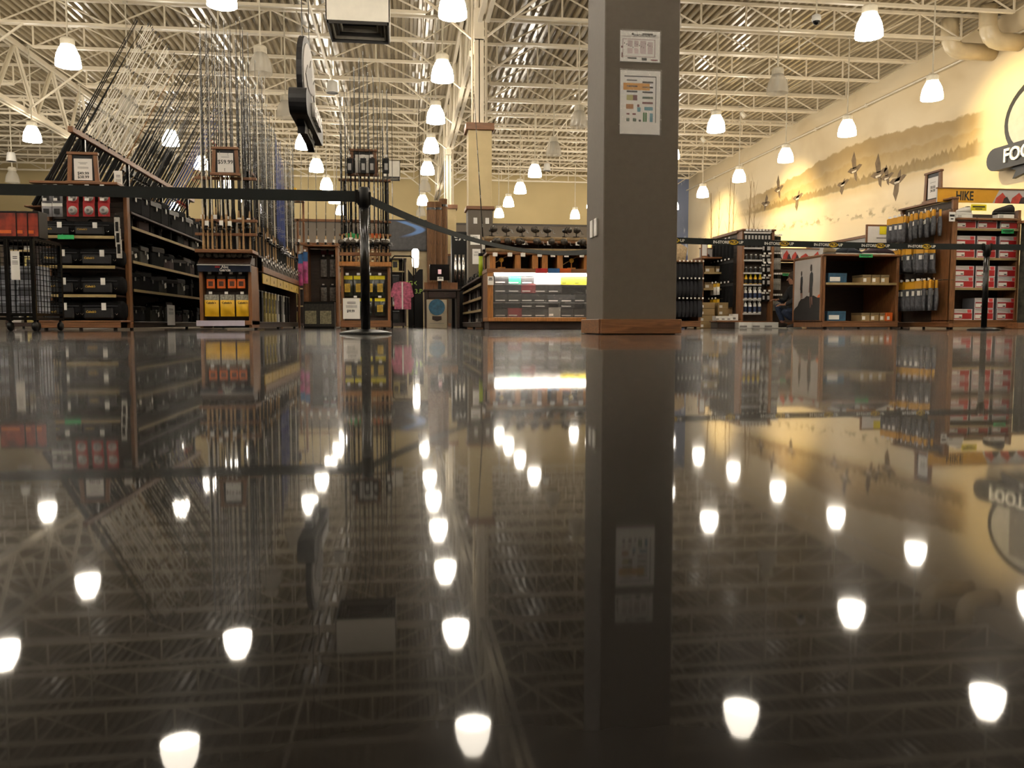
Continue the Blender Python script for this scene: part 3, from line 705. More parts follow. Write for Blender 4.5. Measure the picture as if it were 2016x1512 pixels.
def p_bottle(body, cap, h=.16, spray=False):
    r = thing('spray_bottle' if spray else 'bottle', '', 'bottle')
    part('body', MB().lathe([(0, 0), (.026, 0), (.028, .01), (.028, h*.6), (.022, h*.72), (.012, h*.8)], 10), body, r, True)
    part('label', MB().lathe([(.0287, h*.12), (.0287, h*.5)], 10), mt('navy bottle label','2a3858',.5) if spray else INK, r)
    if spray: part('trigger', MB().cbox(-.03, .02, -.012, .012, h*.86, h*1.02, .004).tube((0, 0, h*.78), (0, 0, h*.9), .01).tube((-.025, 0, h*.86), (-.03, 0, h*.7), .005), cap, r)
    else: part('cap', MB().lathe([(0.016, h*.78), (.017, h*.8), (.016, h), (0, h)], 10), cap, r)
    return Proto(r)
def slats(x0, x1, z0, z1, y=0., pitch=.062, t=.018):
    mb = MB().box(x0, x1, y+t*.5, y+t, z0, z1); z = z0
    while z < z1-.01: mb.box(x0, x1, y, y+t*.6, z+.006, min(z+pitch-.006, z1)); z += pitch
    return mb
def sign_frame(label, loc, rz, w, h, lines, group='wooden price sign frames on the racks', tap=.9):
    r = thing('sign_frame', label, 'sign', loc, rz, group); a = w/2
    t = .13*w; q = lambda zz: a*(1-(1-tap)*zz/h)
    fr = MB()
    fr.prism([(-a, 0), (-a+t, 0), (-q(h)+t, h), (-q(h), h)], 0, .03)
    part('frame_side', fr, WOODV, r)
    fr = MB().prism([(a-t, 0), (a, 0), (q(h), h), (q(h)-t, h)], 0, .03); part('frame_side', fr, WOODV, r)
    part('frame_rail', MB().cbox(-q(h)-.012, q(h)+.012, -.012, .04, h-.012, h+.02, .004), WOOD, r); part('frame_rail', MB().cbox(-a-.015, a+.015, -.015, .045, -.004, .03, .004), WOOD, r)
    part('backing', MB().box(-q(h)+t*.6, q(h)-t*.6, .012, .02, .02, h-.01), BLACKP, r)
    pw, ph = w*.28, h*.36; pz = h*.48
    pp = part('price_card', MB().box(-pw, pw, .008, .012, pz-ph, pz+ph), WHITE, r)
    for i, (s, z, sz) in enumerate(lines):
        if s: text(s, sz*w, INK, pp, (0, .0072, pz+z*ph), ext=.0006, bold=.002*w)
        else: part('print_line', MB().box(-pw*sz, pw*sz, .0068, .0085, pz+z*ph-.004*w, pz+z*ph+.01*w), GREYI, pp)
    return r
def price_sign(label, fr, a, b, price='$99.99', d=0.):
    (x0, z1), (x1, z0) = fr.px(*a, d), fr.px(*b, d)
    r = thing('price_sheet', label, 'sign', fr.w((x0+x1)/2, d, (z0+z1)/2), fr.rz); w, h = (x1-x0)/2, (z1-z0)/2
    part('sheet', MB().box(-w, w, 0, .002, -h, h), WHITE, r)
    if price: text(price, h*.36, INK, r, (-w*.1, -.0015, -h*.25), ext=.0006, bold=.001, wscale=.75)
    for k, zz in enumerate((.62, .5, .3, .2, .1)): part('print_line', MB().box(-w*(.5 if k < 2 else .65), w*(.5 if k < 2 else .65), -.0015, .0, h*zz-.003, h*zz+.003), INK if k < 2 else GREYI, r)
    return r
def shelf_unit(name, label, fr, w, d, top, shelves, back='slat', cat='shelf', kick=.1, post=.045, mat=WOOD, matv=WOODV, sd=None, base=True, topcap=True, feet=True, boardm=None, pd=None):
    """a shop fixture: posts, back, shelves, kick board, feet. shelves: list of heights of the shelf tops"""
    r = thing(name, label, cat, fr.w(0, 0, 0), fr.rz)
    part('side_panel', MB().cbox(0, post, pd or .02, d, .02, top, .004), matv, r); part('side_panel', MB().cbox(w-post, w, pd or .02, d, .02, top, .004), matv, r)
    if back == 'slat': part('slatwall', slats(post, w-post, kick, top-.02, d-.03), SLAT, r)
    else: part('back_panel', MB().box(post, w-post, d-.02, d, kick, top-.01), DKWOOD if back == 'dark' else back, r)
    sd = sd or d-.04
    for z in shelves:
        o = part('shelf', MB().cbox(post, w-post, .012, sd, z-.025, z, .003), boardm or DKWOOD, r)
        part('price_rail', MB().box(post, w-post, .004, .012, z-.03, z+.004), STRIP, o)
    if base:
        part('base_deck', MB().cbox(0, w, .0, d, kick-.02, kick, .003), mat, r)
        part('kick_board', MB().cbox(.005, w-.005, .006, .024, .025, kick-.015, .003), mat, r)
    if feet:
        for x in (.08, w/2, w-.08): part('levelling_foot', MB().tube((x, .06, 0), (x, .06, .03), .022, n=8), BLACKP, r)
    if topcap: part('top_board', MB().cbox(-.015, w+.015, -.01, d, top-.012, top+.018, .005), mat, r)
    return r
def put(proto, label, fr, x, z, y=0., rz=0., group=None, tilt=None, scale=None):
    p = fr.w(x, y, z)
    return proto.place(label, p, (tilt or 0, 0, fr.rz+rz) if tilt else fr.rz+rz, group, scale)
# ================================================================ LEFT SIDE
# ---- A: tackle bag end rack
YA = 10.2; xa0, _ = pY(72, 640, YA); xa1, _ = pY(238, 640, YA)
fA = Frame(xa0, YA, 0); wA = xa1-xa0
zA = [fA.px(150, y)[1] for y in (464, 523, 580)]; topA = fA.px(150, 360)[1]; kA = fA.px(150, 631)[1]
shelf_unit('end_rack', 'wooden slatwall end rack stacked with black tackle bags', fA, wA, .46, topA, zA, 'slat', kick=kA, pd=.36)
shn = ['top shelf', 'second shelf', 'third shelf', 'bottom shelf']
for k, z in enumerate(zA+[kA]):
    for q in range(2):
        x = (fA.px((108, 178)[q], 500)[0] if k == 0 else fA.px((112, 190)[q], 500)[0])
        put(BAG, '%s black tackle bag on the %s of the bag rack' % (('left', 'right')[q], shn[k]), fA, x, z, .06, 0, 'tackle bags on the end rack', scale=(1, 1, [.85, 1, 1.05, 1.1][k]))
P_REDREEL = p_blister('reel_pack', RED, LGREY); P_GREYPK = p_pack('line_pack', 'tackle pack', .11, .17, GREY, WHITE, .02, .3, INK)
for k, yy in enumerate((369, 396)):
    for q, px in enumerate((139, 171, 201)):
        x, z = fA.px(px, yy); put(P_REDREEL, '%s red reel blister pack in the %s peg row of the bag rack' % (['left', 'middle', 'right'][q], ['upper', 'lower'][k]), fA, x, z, .05, 0, 'red reel packs on pegs')
    for q, px in enumerate((88, 109)):
        x, z = fA.px(px, yy); put(P_GREYPK, '%s grey line pack in the %s peg row of the bag rack' % (['left', 'right'][q], ['upper', 'lower'][k]), fA, x, z, .05, 0, 'grey line packs on pegs')
x, z = fA.px(132, 466); solo('shelf_talker', MB().cbox(x-.1, x+.08, -.012, -.008, z-.03, z+.02, .002).tube((x-.05, -.004, z+.02), (x-.05, -.004, z+.03), .004), GREEN, 'green shelf tag on the top shelf of the bag rack', 'tag', loc=fA.w(0, 0, 0))
x, z = fA.px(151, 356); w_ = fA.px(183, 340)[0]-fA.px(118, 340)[0]
sign_frame('tapered wooden sign frame on top of the bag rack', fA.w(x, .2, topA+.025), 0, w_, fA.px(150, 300)[1]-topA, [('', .62, .5), ('', .5, .35), ('', .2, .6), ('', .1, .6), ('$49.99', -.38, .13), ('$38.99', -.72, .13)])
P_CLIP = p_pack('strip_pack', 'tackle pack', .06, .3, mt('white strip pack', 'b8b4ac', .4, var=.3, scale=30), BLACKP, .02, .1, BLACKP, False, False)
for k in range(3):
    x, z = fA.px(231+2*k, 424+22*k, -.02); put(P_CLIP, '%s white strip pack hanging on the post of the bag rack' % od(k), fA, x, z, -.03, 0, 'strip packs on the rack post', scale=(1, 1, .8))
# ---- A aisle run, facing right, with the leaning rods above
fB = Frame(xa1, YA+.5, pi/2); LB = 5.4
zB = [fB.px(300, y)[1] for y in (460, 522, 574)]
shelf_unit('aisle_gondola', 'long dark gondola full of black soft cases behind the bag rack', fB, LB, 1.12, 1.42, zB, 'dark', mat=DKWOOD, matv=DKWOOD, sd=.42)
def p_case(w, h, d, bm, flap, name='gear_case'):
    r = thing(name, '', 'case'); a = w/2
    part('body', MB().cbox(-a, a, 0, d, 0, h, .02), bm, r)
    part('flap', MB().cbox(-a*.98, a*.98, -.012, d*.6, h*.72, h+.012, .014), flap, r)
    part('buckle', MB().cbox(-.02, .02, -.022, -.01, h*.55, h*.78, .004), STEEL, r)
    part('strap', MB().path([(-a*.6, d*.4, h), (-a*.4, d*.4, h+.05), (a*.4, d*.4, h+.05), (a*.6, d*.4, h)], .009, 5), BLACK, r)
    if name == 'tagged_case': part('swing_tag', MB().prism([(a*.3, h*.3), (a*.62, h*.38), (a*.54, h*.66), (a*.22, h*.58)], -.026, -.024), WHITE, r)
    return Proto(r)
CASES = [p_case(.42, .24, .3, BLACK, BLACKP), p_case(.34, .28, .28, mt('charcoal fabric', '0f0f11', .8, spec=.2), BLACK), p_case(.3, .2, .3, mt('maroon fabric', '2a0f12', .7), BLACK), p_case(.36, .25, .28, mt('olive fabric', '211f15', .7), BLACKP, 'tagged_case')]
cn = ['black', 'charcoal', 'maroon', 'olive']
for k, z in enumerate(zB+[.1]):
    x = .3; q = 0; cnt = {}
    while x < LB-.3:
        i = random.choice((0, 0, 1, 1, 2, 3)); j = cnt.get(i, 0); cnt[i] = j+1
        put(CASES[i], '%s %s soft gear case along the %s of the dark gondola' % (od(j), cn[i], shn[k]), fB, x, z, .05+random.uniform(0, .06), random.uniform(-.3, .3), 'soft gear cases on the dark gondola', scale=(random.uniform(.7, 1.1), .9, random.uniform(.7, 1.2)))
        x += random.uniform(.36, .5)
for q in range(12): put(CASES[q % 2], '%s dark soft case lying along the top of the dark gondola' % od(q), fB, .25+q*.44, 1.44, .03, random.uniform(-.1, .1), 'soft cases on top of the dark gondola', scale=(1, 1, 1.1))
# leaning rods: rail on a trestle above the gondola
ry0, ry1 = 10.35, 16.0; RX, RZ = -3.82, 2.33
r = thing('rod_rail', 'long brown wooden rail holding the leaning rods above the gondola', 'rack', (RX, ry0, 0))
part('rail', MB().cbox(-.03, .03, 0, ry1-ry0, RZ-.035, RZ+.035, .006), WOOD, r)
part('butt_ledge', MB().cbox(-.58, -.4, .1, ry1-ry0-.1, 1.44, 1.46, .004), WOOD, r)
for q in range(4):
    y = .4+q*(ry1-ry0-.5)/3.2; part('upright', MB().cbox(-.02, .02, y-.02, y+.02, 1.44, RZ, .003), BLACKM, r)
lean = radians(29)
plan_ = [('black', 5)]+[('white', 22)]+[('brown', 1)]+[('black', 34)]+[('blue', 9)]+[('red', 9)]
tot = sum(n for _, n in plan_); k = 0
seg = {0: (10.4, 10.75), 1: (10.75, 12.2), 2: (12.25, 12.3), 3: (12.4, 14.6), 4: (14.6, 15.2), 5: (15.2, 15.9)}
for si, (c, n) in enumerate(plan_):
    y0, y1 = seg[si]
    for i in range(n):
        y = y0+(y1-y0)*(i+.5)/n+random.uniform(-.015, .015)
        Pr = {'black': R_BLACK if i % 3 else R_BLACK2, 'white': R_WHITEL, 'brown': R_BROWN, 'blue': R_BLUE, 'red': R_RED}[c]
        if si == 0 or (si == 3 and i % 3): Pr = R_BLACKL
        zb = 1.462 if si in (0, 1, 2) or i % 2 else 1.95; xb = RX-(RZ-zb)*tan(lean)
        lab = '%s %s fishing rod from the near end of the leaning rods on the long rail' % (od(k), c); k += 1
        o = Pr.place(lab, (xb, y, zb), (0, lean+random.uniform(-.012, .012), random.uniform(-.05, .05)), 'rods leaning on the long rail')
# ---- C: reel end rack with upright rods
def rod_rack(label, pxl, pxr, Y, depth, ys, d_reel, name='rod_rack'):
    x0, _ = pY(pxl, 640, Y); x1, _ = pY(pxr, 640, Y); fr = Frame(x0, Y, 0)
    return fr, x1-x0
YC = 10.6; xc0, _ = pY(393, 640, YC); xc1, _ = pY(496, 640, YC); fC = Frame(xc0, YC, 0); wC = xc1-xc0
Z = lambda fr, y, px=445, d=0: fr.px(px, y, d)[1]
r = thing('rod_rack', 'wooden rod rack with a navy reel header and yellow pouches', 'rack', fC.w(0, 0, 0))
for x in (.0, wC-.04): part('side_panel', MB().cbox(x, x+.04, .03, .55, .02, Z(fC, 521), .004), WOODV, r)
part('slatwall', slats(.04, wC-.04, .1, Z(fC, 522), .2), SLAT, r)
part('base_deck', MB().cbox(0, wC, -.02, .55, Z(fC, 640), Z(fC, 631), .004), WOOD, r)
part('base_strip', MB().cbox(-.03, wC-.08, -.035, -.02, Z(fC, 642), Z(fC, 631), .002), mt('pale lilac strip', 'b8b0c0', .3, var=.1), r)  # pale bluish strip along the front of the base
part('header_panel', MB().prism([(-.04, Z(fC, 521)), (.06, Z(fC, 521)), (.06, Z(fC, 535)), (-.02, Z(fC, 535))], .0, wC, 'yz'), NAVY, r)
part('header_rail', MB().box(-.005, wC+.005, -.045, -.035, Z(fC, 523), Z(fC, 521)), LGREY, r)
text('Abu', .05, WHITEP, r, (wC*.52, -.046, Z(fC, 526)), ext=.002, bold=.001); text('Garcia', .05, WHITEP, r, (wC*.52, -.036, Z(fC, 532)), ext=.002, bold=.001); text('==', .05, RED, r, (wC*.38, -.046, Z(fC, 526.5)), ext=.002, bold=.002)
part('reel_tray', MB().prism([(-.03, Z(fC, 520)), (.3, Z(fC, 520)), (.3, Z(fC, 505)), (.1, Z(fC, 506))], 0, wC, 'yz'), DKWOOD, r)
zs = Z(fC, 498)
part('butt_shelf', MB().cbox(-.03, wC+.03, -.02, .4, zs, zs+.045, .006), WOOD, r)
for yy, dd in ((459, .16), (431, .2), (346, .2)): part('rod_bar', MB().cbox(-.06, wC+.06, dd-.02, dd+.02, Z(fC, yy)-.018, Z(fC, yy)+.018, .004), WOODV, r)
for x in (.06, wC-.06): part('upright', MB().cbox(x-.015, x+.015, .24, .27, zs, Z(fC, 346), .003), BLACKM, r)
P_YPOUCH = p_pack('yellow_pouch', 'tackle pack', .17, .27, YEL, mt('camo header', '9a988c', .5, var=.6, scale=40), .05, .25, None, word=("Cabela's", .035, INK), wz=1.5)
P_ORPK = p_pack('orange_pack', 'tackle pack', .1, .17, ORANGE, INK, .015, .3, mt('pack picture', '54301c', .5, var=.4, scale=40), False)
for q, px in enumerate((416, 447, 478)):
    x, z = fC.px(px, 580, .05); put(P_YPOUCH, '%s yellow pouch at the bottom of the reel rod rack' % ['left', 'middle', 'right'][q], fC, x, z, .06, 0, 'yellow pouches on pegs')
for q, px in enumerate((414, 435, 456, 474)):
    x, z = fC.px(px, 541, .08); put(P_ORPK, '%s orange lure pack under the navy reel header' % od(q), fC, x, z, .1, 0, 'orange lure packs on pegs')
for q in range(8):
    x = .04+q*(wC-.06)/7.5; put(REEL, '%s reel in the tray above the navy header' % od(q), fC, x, Z(fC, 512), .12, random.uniform(-.3, .3), 'reels in the rack tray')
fx = [400, 409, 418, 437, 446, 454, 479]
for q, px in enumerate(fx):
    x, _ = fC.px(px, 430, .14); put(R_WHITE2 if q % 2 else R_WHITE, '%s pale rod from the left standing in the reel rod rack' % od(q), fC, x, zs+.05, .12, random.uniform(-.2, .2), 'pale rods standing in the reel rack', scale=(1, 1, .92+.06*random.random()))
q = 0
for row in range(3):
    for i in range(9):
        x = .03+i*(wC-.06)/8+random.uniform(-.01, .01)
        put(R_BLACK2 if i % 2 == 0 and row == 0 else R_BLACK, '%s black rod standing behind the pale rods of the reel rack' % od(q), fC, x, zs+.05, .22+row*.07, random.uniform(-.4, .4), 'black rods in the reel rack', scale=(1, 1, 1.05+.12*random.random())); q += 1
x, z = fC.px(444, 345, .1); sign_frame('wooden sign frame reading fifty-nine dollars on the reel rod rack', fC.w(x, .1, z), 0, fC.px(470, 320)[0]-fC.px(414, 320)[0], fC.px(444, 289)[1]-z, [('', .55, .5), ('$59.99', .05, .2)])
# ---- C run: dense upright rods on the aisle side
fD = Frame(xc1, YC+.55, pi/2); LD = 4.0
r = shelf_unit('rod_gondola', 'aisle gondola of upright rods with a yellow bin strip and tall boxes below', fD, LD, .58, .95, [], 'dark', mat=DKWOOD, matv=DKWOOD, sd=.5)
part('rod_bar', MB().cbox(0, LD, .06, .1, 1.42, 1.46, .004), WOODV, r); part('rod_bar', MB().cbox(0, LD, .06, .1, 2.0, 2.04, .004), WOODV, r)
for x in (.03, LD/2, LD-.03): part('upright', MB().cbox(x-.02, x+.02, .1, .14, .95, 2.04, .003), BLACKM, r)
for k in range(6):
    o = part('bin_front', MB().cbox(.05+k*.62, .63+k*.62, -.05, -.035, .6, .73, .004), mt('mustard bin front', 'c8a850', .5, var=.1), r)
    part('printed_mark', MB().prism([(.33+k*.62, .64), (.37+k*.62, .64), (.35+k*.62, .68)], -.053, -.05), INK, o)
part('tray', MB().cbox(.03, LD-.03, -.04, .3, .74, .76, .004), DKWOOD, r); part('tray_lip', MB().cbox(.03, LD-.03, -.06, -.04, .74, .82, .004), WOOD, r)
q = 0
for row in range(2):
    for i in range(42):
        x = .05+i*(LD-.1)/41+random.uniform(-.02, .02)
        c = 'blue' if 20 <= i <= 28 and row == 0 else ('pale' if i % 7 == 3 and row == 0 else 'black')
        Pr = {'blue': R_BLUE, 'pale': R_WHITE, 'black': (R_BLACK2 if i % 3 == 0 else R_BLACK)}[c]
        put(Pr, '%s rod (%s) from the near end of the dense upright rods on the aisle side' % (od(q), c), fD, x, .96, .03+row*.2, random.uniform(-.5, .5), 'dense upright rods on the aisle side', scale=(1, 1, (1.0 if i < 12 else .9)*random.uniform(.85, 1.05))); q += 1
P_WPK = p_pack('small_pack', 'tackle pack', .1, .16, mt('mixed small pack', '6a6258', .5, var=.7, scale=30), WHITE, .02, .25, INK, False)
for q in range(20):
    put(P_WPK, '%s small tackle pack hanging above the yellow bin strip' % od(q), fD, .15+q*.19, .93+.03*(q % 2), -.03, 0, 'small packs above the bin strip')
def p_tallbox(m, w=.14, h=.42, name='tall_box'):
    r = thing(name, '', 'box'); a = w/2
    part('carton', MB().cbox(-a, a, 0, .12, 0, h, .003), m, r); part('end_flap', MB().cbox(-a, a, -.003, .123, h, h+.012, .003), LGREY, r)
    part('print', MB().box(-a*.6, a*.6, -.003, 0, h*.3, h*.8), INK, r); return Proto(r)
TB = {'yellow': p_tallbox(YEL), 'black': p_tallbox(BLACKP), 'straw': p_tallbox(mt('straw box', 'a89858', .6, var=.4, scale=20)), 'white': p_tallbox(LGREY)}
for q, c in enumerate(['yellow', 'black', 'black', 'straw', 'straw', 'straw', 'straw', 'white', 'black', 'white', 'black', 'black']):
    put(TB[c], '%s box, %s, in the row of tall boxes under the yellow bin strip' % (od(q), c), fD, .16+q*.3, .1, .08, 0, 'tall boxes under the bin strip')
# ---- D: slatwall end further back
YD = 15.2; xd0, _ = pY(603, 640, YD); xd1, _ = pY(667, 640, YD); fE = Frame(xd0, YD, 0); wD = xd1-xd0; topD = fE.px(635, 484)[1]
shelf_unit('end_rack', 'distant slatwall end rack hung with silver clamshell packs', fE, wD, .5, topD, [], 'slat')
P_CLAM = p_pack('clamshell_pack', 'tackle pack', .11, .36, mt('silver clamshell', '8a8680', .25, var=.5, scale=20), INK, .03, .12, None, True)
P_SRED = p_pack('red_pack', 'tackle pack', .1, .1, MAR, WHITE, .01, .3, None, False)
for k, yy in enumerate((506, 562)):
    for q, px in enumerate((637, 655)):
        x, z = fE.px(px, yy, .4); put(P_CLAM, '%s %s silver clamshell pack on the distant slatwall' % (['upper', 'lower'][k], ['left', 'right'][q]), fE, x, z, .42, 0, 'clamshell packs on pegs', scale=(1, 1, 1-.2*k))
for q, px in enumerate((637, 652)):
    x, z = fE.px(px, 490, .4); put(P_SRED, '%s small red pack above the clamshell packs' % ['left', 'right'][q], fE, x, z, .42, 0, 'small red packs on pegs')
BX = {'fish': p_carton('decoy_box', 'box', .27, .3, .46, BLACKP, mt('dark camo print', '2a2620', .5, var=.6, scale=25), mt('fish print', '8c8468', .5, var=.5, scale=30), None, .9, .5)}
for q, px in enumerate((617, 646)):
    x, _ = fE.px(px, 640, -.1); put(BX['fish'], '%s black box printed with a fish at the foot of the distant slatwall' % ['left', 'right'][q], fE, x, 0, -.35, 0, 'black printed boxes on the floor')
P_NET = p_pack('float_toy', 'tackle pack', .08, .5, mt('pink and blue floats', 'c0508c', .5, var=.6, scale=8), BLUE, .03, .3)
for q, (px, yy) in enumerate(((591, 500), (601, 496))):
    x, z = fE.px(px, yy, -.3); put(P_NET, '%s pink and blue pool toy hanging beside the distant slatwall' % ['left', 'right'][q], fE, x, z, -.3, 0, 'pink and blue toys', scale=(1, 1, 1.1))
r = thing('rod_bar_rack', 'distant double wooden bar holding fly rods above the slatwall', 'rack', (xd0-.3, YD+.9, 0))
part('bar', MB().cbox(0, 1.6, 0, .04, 2.0, 2.05, .004), WOOD, r); part('bar', MB().cbox(0, 1.3, -.06, -.02, 1.55, 1.6, .004), WOOD, r)
for x in (.05, 1.5): part('upright', MB().cbox(x, x+.04, .0, .04, 0, 2.05, .004), WOODV, r)
part('ledge', MB().cbox(0, 1.6, -.1, .12, 1.3, 1.33, .004), WOOD, r)
for q in range(9): R_BLACK2.place('%s dark fly rod in the distant wooden bar rack' % od(q), (xd0-.2+q*.16, YD+.87, 1.34), (0, random.uniform(-.03, .06), random.uniform(-.5, .5)), 'fly rods in the distant rack', (1, 1, .85))
# ---- E: rod combo rack behind the stanchion
YE = 11.0; xe0, _ = pY(672, 640, YE); xe1, _ = pY(769, 640, YE); fR = Frame(xe0, YE, 0); wE = xe1-xe0
r = thing('rod_rack', 'wooden combo rod rack with yellow-topped bags behind the near belt post', 'rack', fR.w(0, 0, 0))
for x in (.0, wE-.035): part('side_panel', MB().cbox(x, x+.035, .03, .5, .02, Z(fR, 524, 720), .004), WOODV, r)
part('slatwall', slats(.035, wE-.035, .1, Z(fR, 524, 720), .16), SLAT, r)
part('base_deck', MB().cbox(-.005, wE+.005, -.03, .55, .025, Z(fR, 631, 720), .005), WOOD, r)
for x in (.08, wE-.08): part('levelling_foot', MB().tube((x, .05, 0), (x, .05, .03), .02, n=8), BLACKP, r)
for yy, h, dd in ((520, .06, .0), (500, .045, .02), (461, .03, .1), (434, .03, .12), (351, .03, .14)):
    z = Z(fR, yy, 720); part('rod_bar', MB().cbox(-.02, wE+.02, dd, dd+.05, z-h/2, z+h/2, .005), WOODL if yy == 520 else WOOD, r)
for x in (.05, wE-.05): part('upright', MB().cbox(x-.015, x+.015, .2, .24, .5, Z(fR, 351, 720), .003), BLACKM, r)
P_YBAG = p_pack('lure_bag', 'tackle pack', .13, .27, mt('clear dark bag', '2c3028', .2, var=.5, scale=20), YELB, .035, .18, mt('gold lure', 'b89834', .4, var=.4, scale=40))
for q, px in enumerate((684, 706, 728, 748)):
    x, z = fR.px(px, 543, .1); put(P_YBAG, '%s yellow-topped lure bag in the upper peg row of the combo rod rack' % od(q), fR, x, z, .1, 0, 'yellow-topped lure bags')
for q, px in enumerate((700, 722, 748)):
    x, z = fR.px(px, 587, .1); put(P_YBAG, '%s yellow-topped lure bag in the lower peg row of the combo rod rack' % od(q), fR, x, z, .1, 0, 'yellow-topped lure bags', scale=(1.05, 1, .85))
price_sign('white sheet priced ninety-nine dollars at the foot of the combo rod rack', fR, (675, 587), (709, 628), '$99.99', -.06)
zb = Z(fR, 521, 720)
q = 0
for row in range(3):
    n = 11 if row < 2 else 8
    for i in range(n):
        x = .02+i*(wE-.04)/(n-1)+random.uniform(-.01, .01); c = abs(i/(n-1)-.5)
        put(R_BLACK2 if row == 0 else R_BLACK, '%s dark combo rod standing in the rack behind the near belt post' % od(q), fR, x, zb+.04-.0*row, .04+row*.07, random.uniform(-.4, .4), 'dark combo rods', scale=(1, 1, (.78 if row == 0 else 1.08-.35*c)*random.uniform(.95, 1.05))); q += 1
x, z = fR.px(715, 346, .08); sign_frame('wooden sign frame half hidden by packs on the combo rod rack', fR.w(x, .08, z), 0, fR.px(745, 320)[0]-fR.px(686, 320)[0], fR.px(715, 294)[1]-z, [('', .3, .6), ('', 0, .4)])
P_BLKPK = p_pack('line_pack', 'tackle pack', .075, .2, BLACKP, INK, .03, .15, LGREY, False)
for q, px in enumerate((688, 715, 732, 760)):
    x, z = fR.px(px, 311, .02); put(P_BLKPK, '%s black line pack hanging across the combo rack sign frame' % od(q), fR, x, z, .03, 0, 'black line packs')
for q, (px, m_, c) in enumerate(((693, GREEN, 'green'), (737, ORANGE, 'orange'))):
    x, z = fR.px(px, 464, .05); solo('rod_card', MB().cbox(x-.085, x+.085, .06, .064, z-.03, z+.03, .002).tube((x, .06, z+.03), (x, .06, z+.05), .004), m_, '%s card fixed to the bar of the combo rod rack' % c, 'tag', loc=fR.w(0, 0, 0))
for q in range(9):
    x = .03+q*(wE-.06)/8; put(REEL, '%s reel above the wooden bars of the combo rod rack' % od(q), fR, x, Z(fR, 488, 720), .0, random.uniform(-.6, .6), 'reels on the combo rack')
# ---- wire dump bin at the far left
YW = 8.3; fW = Frame(pY(-40, 640, YW)[0], YW, 0); wx1 = fW.px(68, 600)[0]; wz1 = fW.px(40, 470)[1]
r = thing('wire_bin', 'black wire dump bin on casters at the left edge', 'bin', fW.w(0, 0, 0)); dW = .62; z0 = .16
fr_ = MB(); wi = MB()
for (a, b) in ((0, 0), (wx1, 0), (0, dW), (wx1, dW)): fr_.cbox(a-.018, a+.018, b-.018, b+.018, .1, wz1, .004)
xm = fW.px(17, 600)[0]; fr_.cbox(xm-.018, xm+.018, -.018, .018, .1, wz1, .004)
for zz in (.12, z0, wz1): fr_.box(0, wx1, -.015, .015, zz-.012, zz+.012).box(0, wx1, dW-.015, dW+.015, zz-.012, zz+.012).box(-.015, .015, 0, dW, zz-.012, zz+.012).box(wx1-.015, wx1+.015, 0, dW, zz-.012, zz+.012)
part('frame', fr_, BLACKM, r)
for k in range(14): zz = z0+(wz1-z0)*(k+.5)/14; wi.tube((0, 0, zz), (wx1, 0, zz), .004, n=4).tube((wx1, 0, zz), (wx1, dW, zz), .004, n=4)
for k in range(1, 12): xx = wx1*k/12; wi.tube((xx, -.004, z0), (xx, -.004, wz1), .004, n=4)
for k in range(1, 9): yy = dW*k/9; wi.tube((wx1+.004, yy, z0), (wx1+.004, yy, wz1), .004, n=4)
part('wire_mesh', wi, BLACKM, r)['kind'] = 'stuff'
part('bin_floor', MB().box(0, wx1, 0, dW, z0, z0+.01), BLACKM, r)
for a in (xm, wx1-.01):
    for b in (.02, dW-.02): part('caster', MB().lathe([(0, -.02), (.038, -.018), (.046, -.008), (.046, .008), (.038, .018), (0, .02)], 14, (a, b, .046), axis='x').tube((a, b, .06), (a, b, .12), .014), BLACKP, r, True)
price_sign('white sheet hung on the mesh of the wire bin', fW, (20, 494), (40, 551), '', -.02)
WB = p_carton('white_carton', 'box', .22, .22, .15, mt('bluish white carton', 'a8acb8', .5, var=.25, scale=12), None, mt('carton print', '62646c', .5), None, .7, .5)
q = 0
for ix in range(2):
    for iz in range(3):
        put(WB, '%s pale carton piled inside the wire bin' % od(q), fW, wx1-.13-ix*.24, z0+.011+iz*.151, .2, .03*random.uniform(-1, 1), 'pale cartons in the wire bin'); q += 1
FB = p_carton('fire_print_box', 'box', .24, .16, .2, BLACKP, mt('fiery orange print', '8a2c14', .5, var=.8, scale=9), ORANGE, None, .9, .12)
for q, (px, py, a) in enumerate(((8, 468, .1), (30, 462, .12), (52, 466, .1))):
    x, z = fW.px(px, py, .12); o = put(FB, '%s black and orange box standing on top of the wire bin' % ['left', 'middle', 'right'][q], fW, x, wz1+.02, .12, -.1, 'black and orange boxes on the wire bin', scale=(1, 1, 1.25))
solo('bin_lid_board', MB().cbox(-.01, wx1+.01, .0, dW, wz1+.012, wz1+.02, .003).box(0, wx1, .02, .04, wz1+.008, wz1+.012), BLACKM, 'black board lying across the top of the wire bin', 'board', loc=fW.w(0, 0, 0))
# ================================================================ QUEUE BELTS
BELT = mt('dark green belt web', '08100e', .8, var=.15, scale=60)
def stanchion(x, y, label):
    r = thing('belt_post', label, 'post', (x, y, 0), 0, 'black belt posts')
    part('base', MB().lathe([(0, .035), (.04, .034), (.09, .028), (.15, .018), (.172, .013), (.175, .0), (0, 0)], 28), BLACKP, r, True)
    part('post', MB().tube((0, 0, .02), (0, 0, .9), .031, n=16), BLACKM, r, True)
    part('belt_head', MB().lathe([(.031, .84), (.035, .845), (.035, .965), (.03, .975), (0, .975)], 16), BLACKP, r, True)
    part('belt_slot', MB().cbox(-.046, .046, -.012, .012, .86, .945, .004), BLACKP, r)
    return (x, y)
ax, _ = pY(720, 640, 5.65); A_ = stanchion(ax, 5.65, 'near black belt post left of the big column')
cx_, _ = pY(1937, 640, 8.75); C_ = stanchion(cx_, 8.75, 'right black belt post in front of the red shoe boxes')
B_ = stanchion(2.35, 8.55, 'black belt post hidden behind the big column')
